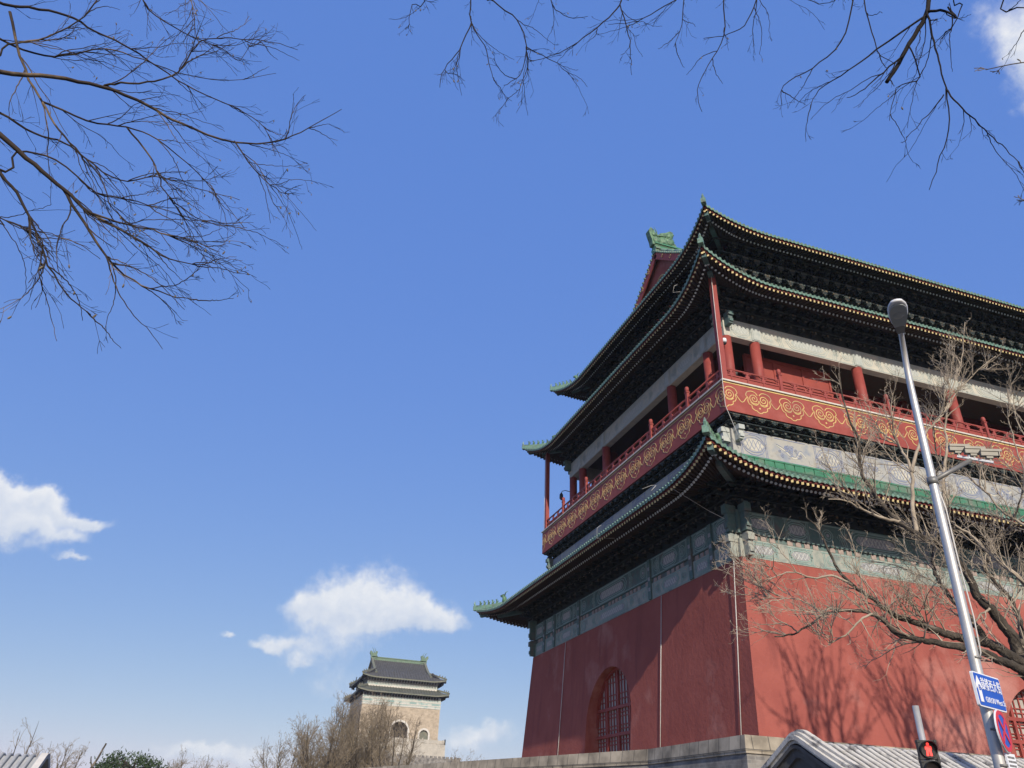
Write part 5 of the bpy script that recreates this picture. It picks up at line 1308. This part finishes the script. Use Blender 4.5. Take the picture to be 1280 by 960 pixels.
HANG_LIMBS = [([(-16.27,-26.93,9.08),(-16.36,-26.85,8.58),(-16.44,-26.81,8.29),(-16.58,-26.66,7.99),(-16.7,-26.56,7.73),(-16.79,-26.49,7.57)],0.026,0.017),
 ([(-16.45,-26.82,8.27),(-16.77,-26.48,8.05),(-17,-26.31,7.84),(-17.23,-26.15,7.67),(-17.36,-26.13,7.4)],0.011,0.0026),
 ([(-16.68,-26.65,7.81),(-16.82,-26.52,7.67),(-16.96,-26.39,7.52),(-17.08,-26.29,7.47)],0.01,0.0028),
 ([(-16.44,-26.84,8.35),(-16.49,-26.83,7.93),(-16.52,-26.83,7.58),(-16.57,-26.83,7.18),(-16.64,-26.78,6.71),(-16.75,-26.67,6.38),(-16.84,-26.6,6.13)],0.011,0.0026),
 ([(-16.57,-26.83,7.18),(-16.58,-26.88,6.93),(-16.58,-26.96,6.66),(-16.58,-27.04,6.37),(-16.58,-27.11,6.13),(-16.6,-27.16,5.9)],0.008,0.0024),
 ([(-16.58,-26.8,7.14),(-16.67,-26.72,6.99),(-16.77,-26.65,6.87),(-16.86,-26.57,6.75)],0.006,0.0024),
 ([(-16.68,-26.48,9.4),(-16.72,-26.47,8.86),(-16.75,-26.47,8.22),(-16.76,-26.49,7.96),(-16.73,-26.59,7.74)],0.01,0.0028),
 ([(-16.69,-26.46,9.43),(-16.8,-26.42,8.88),(-16.97,-26.3,8.3),(-17.21,-26.11,8.04),(-17.44,-25.95,7.88),(-17.52,-25.96,7.56)],0.012,0.0028),
 ([(-16.65,-26.7,7.9),(-16.67,-26.72,7.43),(-16.81,-26.58,7.38),(-16.91,-26.5,7.01)],0.008,0.0024),
 ([(-16.18,-27.1,8.61),(-16.25,-27.03,8.24),(-16.35,-26.93,7.99),(-16.43,-26.86,7.89)],0.009,0.0028),
 ([(-16.44,-26.84,8.3),(-16.38,-26.94,8.2),(-16.35,-27,8.04),(-16.36,-26.97,8.23)],0.014,0.008),
 ([(-17.17,-25.74,9.81),(-16.97,-25.96,9.49),(-16.83,-26.12,9.24),(-16.73,-26.24,9.25)],0.006,0.0028),
 ([(-16.06,-27.33,8.21),(-16.05,-27.36,7.83),(-16.06,-27.34,7.53)],0.01,0.004)]

def pods_mesh(b, rng, pods):
    for p in pods:
        s = rng.uniform(.007, .016); d = Vector((rng.uniform(-.6, .6), rng.uniform(-.6, .6), -1)).normalized(); q = p+d*s*1.2
        b.tube([p, p+d*s*.5, p+d*s*1.6, p+d*s*2.4], [.0015, s*.42, s*.5, .001], 5)

# right-hand street tree, bare, in front of the red wall
rng = random.Random(11)
tb = Vector((-8.3, -21.9, .12))
rt_ = thing('bare_tree', tuple(tb), 'large bare street tree with pale twigs spreading behind the lamp pole', 'tree')
tr = MB(); cr = MB()
crot = [Vector(RIGHT_LIMBS[0][0][0]), Vector(RIGHT_LIMBS[3][0][0])]
fork = Vector((-9.0, -21.75, 3.1))
limb(tr, rng, [tuple(tb+Vector((0, 0, -.1))), tuple(tb+Vector((.03, 0, .5))), tuple(lerp(tb, fork, .6)), tuple(fork)], .27, .19, 0, 14)
allc = []
for i, (pts, r0, r1) in enumerate(RIGHT_LIMBS):
    p0 = Vector(pts[0])
    if i in (0, 1, 3, 10): pts = [tuple(fork-Vector((0, 0, .15))), tuple(lerp(fork, p0, .5)+Vector((0, 0, -.08)))]+list(pts)
    elif i in (8, 9, 14, 15): pts = [tuple(lerp(fork, p0, .35)+Vector((.3, .1, .2))), tuple(lerp(fork, p0, .7)+Vector((.25, .1, .2)))]+list(pts)
    if i in (8, 9, 14, 15): pts = [tuple(fork)]+list(pts)
    c = limb(tr if r0 > .05 else cr, rng, pts, r0*.92, r1, .012, 10 if r0 > .05 else 7)
    allc.append((c, r0, r1))
    big = r0 > .05
    clothe(cr, rng, c, r0, r1, 4.2, 1.05 if big else .8, 2, Vector((0, 0, .10)), .36, 3, start=.30 if big else .12, up=.55, spread=(.4, .95), minr=.0026)
# extra mid-size branches filling the crown
for c, r0, r1 in list(allc):
    for _ in range(10 if r0 > .05 else 5):
        i = rng.randrange(int(len(c)*.35), len(c)-1); p = Vector(c[i]); d = (Vector(c[i+1])-p).normalized()
        dd = (d*.7+rnd_perp(d, rng)*.7+Vector((0, 0, .45))).normalized(); dd.z = abs(dd.z)+.05; L = rng.uniform(.8, 1.9)*(1.15-.75*i/len(c)); pp = [p]
        for k in range(5): dd = (dd+rnd_perp(dd, rng)*.28+Vector((0, 0, .05))).normalized(); pp.append(pp[-1]+dd*L/5)
        cc_ = limb(cr, rng, [tuple(q) for q in pp], min(.013, r0*.32), .003, .006, 5)
        clothe(cr, rng, cc_, .02, .004, 11.0, .6, 2, Vector((0, 0, .12)), .34, 3, start=.12, up=.4, minr=.0019)
tr.build('trunk', 'bark', rt_); cr.build('crown', 'twig', rt_)

# overhead trees with drooping twigs and a few dry pods
def overhead(name_loc, label, limbs, crotch, links, seed, dens, length, trop, extra, skin='dark_twig'):
    rng = random.Random(seed); base = Vector(name_loc)
    t = thing('bare_tree', tuple(base), label, 'tree'); tr = MB(); cr = MB(); pods = []
    limb(tr, rng, [tuple(base+Vector((0, 0, -.1))), tuple(lerp(base, Vector(crotch), .5)+Vector((.05, .04, 0))), tuple(crotch)], .17, .10, 0, 12)
    for i, (pts, r0, r1) in enumerate(limbs):
        if i in links:
            p0 = Vector(pts[0]); mid = lerp(Vector(crotch), p0, .5)+Vector((0, 0, .35)); pts = [tuple(crotch), tuple(mid)]+list(pts)
            c = limb(cr, rng, pts, max(r0*1.1, .010), r1, .006, 6); st = .55
        else: c = limb(cr, rng, pts, r0, r1, .008, 5); st = .1
        clothe(cr, rng, c, r0, r1, dens, length, 2, trop, .26, 2, start=st, spread=(.25, .7), pods=(pods, .14), minr=.0014, tipfrac=.4, up=-.05)
        for _ in range(extra):
            j = rng.randrange(int(len(c)*st), len(c)-1); p = Vector(c[j]); d = (Vector(c[j+1])-p).normalized()
            dd = (d+rnd_perp(d, rng)*.42).normalized(); L = rng.uniform(.4, .95)*(1.2-.75*j/len(c)); pp = [p]
            for k in range(5): dd = (dd+rnd_perp(dd, rng)*.22+trop*.8).normalized(); pp.append(pp[-1]+dd*L/5)
            cc_ = limb(cr, rng, [tuple(z) for z in pp], min(.006, r0*.55), .0020, .004, 4)
            clothe(cr, rng, cc_, .004, .0018, dens*1.6, length*.6, 1, trop, .28, 2, start=.1, spread=(.25, .75), pods=(pods, .14), minr=.0016, tipfrac=.6, up=-.1)
    tr.build('trunk', 'dark_bark', t); cr.build('crown', skin, t)
    pb = MB(); pb.smooth = True; pods_mesh(pb, rng, pods); pb.build('dry_pods', 'pod', t)
overhead((-29.0, -26.4, 0), 'bare tree whose drooping branches enter from the upper left', LEFT_LIMBS, (-27.6, -26.9, 5.6), (0, 2, 4, 5, 7, 12, 14, 16), 5, 3.4, .46, Vector((.0, .0, -.012)), 9)
overhead((-24.2, -33.6, 0), 'bare tree with fine twigs hanging at the top middle of the sky', MID_LIMBS, (-23.4, -32.2, 7.6), (0, 2, 5, 7, 8, 10), 6, 3.0, .36, Vector((0, 0, -.03)), 3, 'black_twig')
overhead((-16.6, -33.4, 0), 'bare tree with a broken thick branch hanging at the top right', HANG_LIMBS, (-17.4, -31.9, 8.4), (0, 6, 7, 9, 12), 8, 2.4, .36, Vector((0, 0, -.03)), 2, 'black_twig')

# bare trees further off
def tall_tree(loc, h, spread_, label, seed, group, stems=3, tw=9, bark='bark', crown='far_twig', minr=.01, low=.28, dens=2.0, clen=None, depth=2, lean=(0, 0), rs=1.0):
    rng = random.Random(seed); base = Vector(loc); t = thing('bare_tree', loc, label, 'tree', group); tr = MB(); cr = MB()
    fk = base+Vector((lean[0]*.3, lean[1]*.3, h*low)); r = (h*.016+.02)*rs
    limb(tr, rng, [tuple(base-Vector((0, 0, .1))), tuple(lerp(base, fk, .5)+Vector((rng.uniform(-.1, .1), rng.uniform(-.1, .1), 0))), tuple(fk)], r*1.25, r, .0, 8)
    a0 = rng.random()*6
    for i in range(stems):
        a = a0+i*2*math.pi/stems+rng.uniform(-.4, .4); R2 = spread_*rng.uniform(.45, .95); top = base+Vector((math.cos(a)*R2+lean[0], math.sin(a)*R2+lean[1], h*rng.uniform(.84, 1.0)))
        pp = [tuple(lerp(fk, top, f)+Vector((rng.uniform(-.05, .05)*h*.12, rng.uniform(-.05, .05)*h*.12, -math.sin(math.pi*f)*h*.015))+Vector((math.cos(a), math.sin(a), 0))*R2*.22*math.sin(math.pi*f)) for f in (0, .2, .4, .6, .8, 1)]
        c = limb(tr, rng, pp, r*.72, minr, 0, 6)
        cl = clen or h*.16
        for _ in range(tw):
            j = rng.randrange(int(len(c)*.08), int(len(c)*.85)); p = Vector(c[j]); d = (Vector(c[j+1])-p).normalized(); f = j/len(c)
            dd = (d*.75+rnd_perp(d, rng)*.7+Vector((0, 0, .25))).normalized(); L = h*rng.uniform(.16, .34)*(1.1-.6*f); q = [p]
            for k in range(4): dd = (dd+rnd_perp(dd, rng)*.22+Vector((0, 0, .08))).normalized(); q.append(q[-1]+dd*L/4)
            cc_ = limb(cr, rng, [tuple(z) for z in q], r*.3*(1.1-.7*f), minr, 0, 4)
            clothe(cr, rng, cc_, .03, minr, dens, cl, depth, Vector((0, 0, .10)), .36, 3, start=.05, minr=minr, up=.3, nseg=4)
        clothe(cr, rng, c, .03, minr, dens*.6, cl, depth, Vector((0, 0, .10)), .36, 3, start=.3, minr=minr, up=.3, nseg=4)
    tr.build('trunk', bark, t); cr.build('crown', crown, t); return t
def at(az, d): return (-21.3+d*math.sin(R_(az)), -29.8+d*math.cos(R_(az)), 0)
# street trees to the right whose shadows fall across the red wall
SHG = 'street trees shading the wall'
for i, (x, y, h, s_, sd_, st) in enumerate(((-.9, -23.0, 21.9, 1.6, 21, 4), (4.2, -22.4, 21.6, 1.8, 22, 4), (7.5, -22.0, 20.8, 1.6, 23, 3))):
    tall_tree((x, y, .12), h, s_, 'tall bare street tree standing past the right edge, shading the wall', sd_, SHG, stems=st, tw=10, low=.60, minr=.014, dens=1.5, clen=1.0, depth=1, rs=.62)
# trees round the bell tower and along the skyline
G = 'bare trees on the skyline'
def sky(az, d, el): return at(az, d), 1.6+d*math.tan(R_(el))
for az, d, el, s_, lab, sd_, st, tw, dens in (
 (8.9, 118, 7.5, 4.8, 'dense brown bare tree covering the left of the bell tower', 31, 11, 20, 1.9),
 (6.4, 112, 6.2, 4.6, 'dense brown bare tree left of the bell tower, rounded crown', 32, 11, 19, 1.9),
 (11.0, 100, 6.9, 4.0, 'open bare tree in front of the arch of the bell tower', 37, 6, 12, 1.2),
 (3.8, 120, 4.9, 3.4, 'thin bare tree at the left end of the clump by the bell tower', 33, 7, 14, 1.6),
 (15.5, 150, 4.8, 4.0, 'small bare tree right of the bell tower, before the red wall', 34, 4, 10, 1.2),
 (-1.7, 130, 3.5, 5.0, 'faint bare tree alone between the evergreen and the bell tower clump', 35, 8, 16, 1.6),
 (-9.4, 70, 3.7, 2.6, 'bushy bare tree just left of the forked dead branch', 36, 8, 14, 1.6),
 (-11.2, 62, 4.9, 1.1, 'slender bare tree leftmost on the skyline with two tall stems', 38, 2, 9, 1.2),
 (2.0, 140, 2.9, 3.5, 'lowest bare tree on the skyline, barely above the frame edge', 39, 6, 12, 1.2)):
    loc, h = sky(az, d, el)
    tall_tree(loc, h, s_, lab, sd_, G, stems=st, tw=tw, low=.22, minr=.011 if d > 90 else .007, dens=dens, clen=h*.17)
# forked dead branch (a pollarded trunk)
dt = thing('dead_tree', at(-7.6, 60), 'dead bare trunk with a forked reddish branch stub', 'tree'); rng = random.Random(4)
b = MB(); p = Vector(at(-7.6, 60)); limb(b, rng, [tuple(p), tuple(p+Vector((.02, 0, 1.6))), tuple(p+Vector((.1, 0, 3.0)))], .16, .12, 0, 8)
limb(b, rng, [tuple(p+Vector((.05, 0, 2.6))), tuple(p+Vector((.25, 0, 3.6))), tuple(p+Vector((.62, .1, 4.6))), tuple(p+Vector((.85, .1, 5.4)))], .10, .05, .02, 7)
limb(b, rng, [tuple(p+Vector((.4, .05, 4.0))), tuple(p+Vector((.25, .05, 4.35))), tuple(p+Vector((.2, .05, 4.6)))], .05, .03, 0, 6)
limb(b, rng, [tuple(p+Vector((.02, 0, 2.4))), tuple(p+Vector((-1.1, 0, 3.2))), tuple(p+Vector((-2.4, 0, 3.6))), tuple(p+Vector((-3.1, 0, 4.4)))], .08, .03, .02, 6)
b.build('trunk', 'bark', dt)
# evergreen: layered needle clumps on boughs
ev_loc = at(-5.0, 75)
ev = thing('evergreen_tree', ev_loc, 'dark green cypress with rounded ragged crown at the skyline', 'tree'); rng = random.Random(9)
b = MB(); p = Vector(ev_loc); b.smooth = True; b.tube([p, p+Vector((.1, 0, 2.5)), p+Vector((.15, .1, 5.4))], [.28, .2, .05], 8); b.build('trunk', 'bark', ev)
b = MB(); br2 = MB()
for _ in range(150):
    a = rng.uniform(0, 6.28); f = rng.random(); z = lerp(1.2, 5.3, f); R2 = (3.9*(1-((z-2.4)/3.2)**2)**.5 if abs(z-2.4) < 3.2 else .5)*rng.uniform(.5, 1.05)
    c = p+Vector((math.cos(a)*R2, math.sin(a)*R2, z+rng.uniform(-.2, .3)))
    br2.tube([p+Vector((0, 0, z-.5)), lerp(p+Vector((0, 0, z-.3)), c, .6), c], [.05, .03, .015], 4)
    for _ in range(60):
        q = c+Vector((rng.gauss(0, .33), rng.gauss(0, .33), rng.gauss(0, .22))); d = Vector((rng.uniform(-1, 1), rng.uniform(-1, 1), rng.uniform(.0, 1.4))).normalized(); s = d.cross(Vector((rng.random(), rng.random(), rng.random()))).normalized()*rng.uniform(.03, .06); L = rng.uniform(.14, .3)
        b.add([tuple(q-s), tuple(q+s), tuple(q+d*L+s*.3), tuple(q+d*L-s*.3)], [(0, 1, 2, 3)])
br2.build('bough', 'bark', ev); b.build('crown', 'needle', ev)

# ------------------------------------------------------------------ thin winter haze over the city
hz = bpy.data.materials.new('haze'); hz.use_nodes = True; hn = hz.node_tree.nodes; hn.remove(hn['Principled BSDF'])
pv = hn.new('ShaderNodeVolumePrincipled'); pv.inputs['Color'].default_value = (.90, .93, 1.0, 1); pv.inputs['Density'].default_value = .0002; pv.inputs['Anisotropy'].default_value = .2
hz.node_tree.links.new(pv.outputs['Volume'], hn['Material Output'].inputs['Volume'])
M['haze'] = hz
b = MB(); b.box((0, 90, 24.0), (420, 480, 50.0)); tag(b.build('haze', 'haze'), kind='stuff')
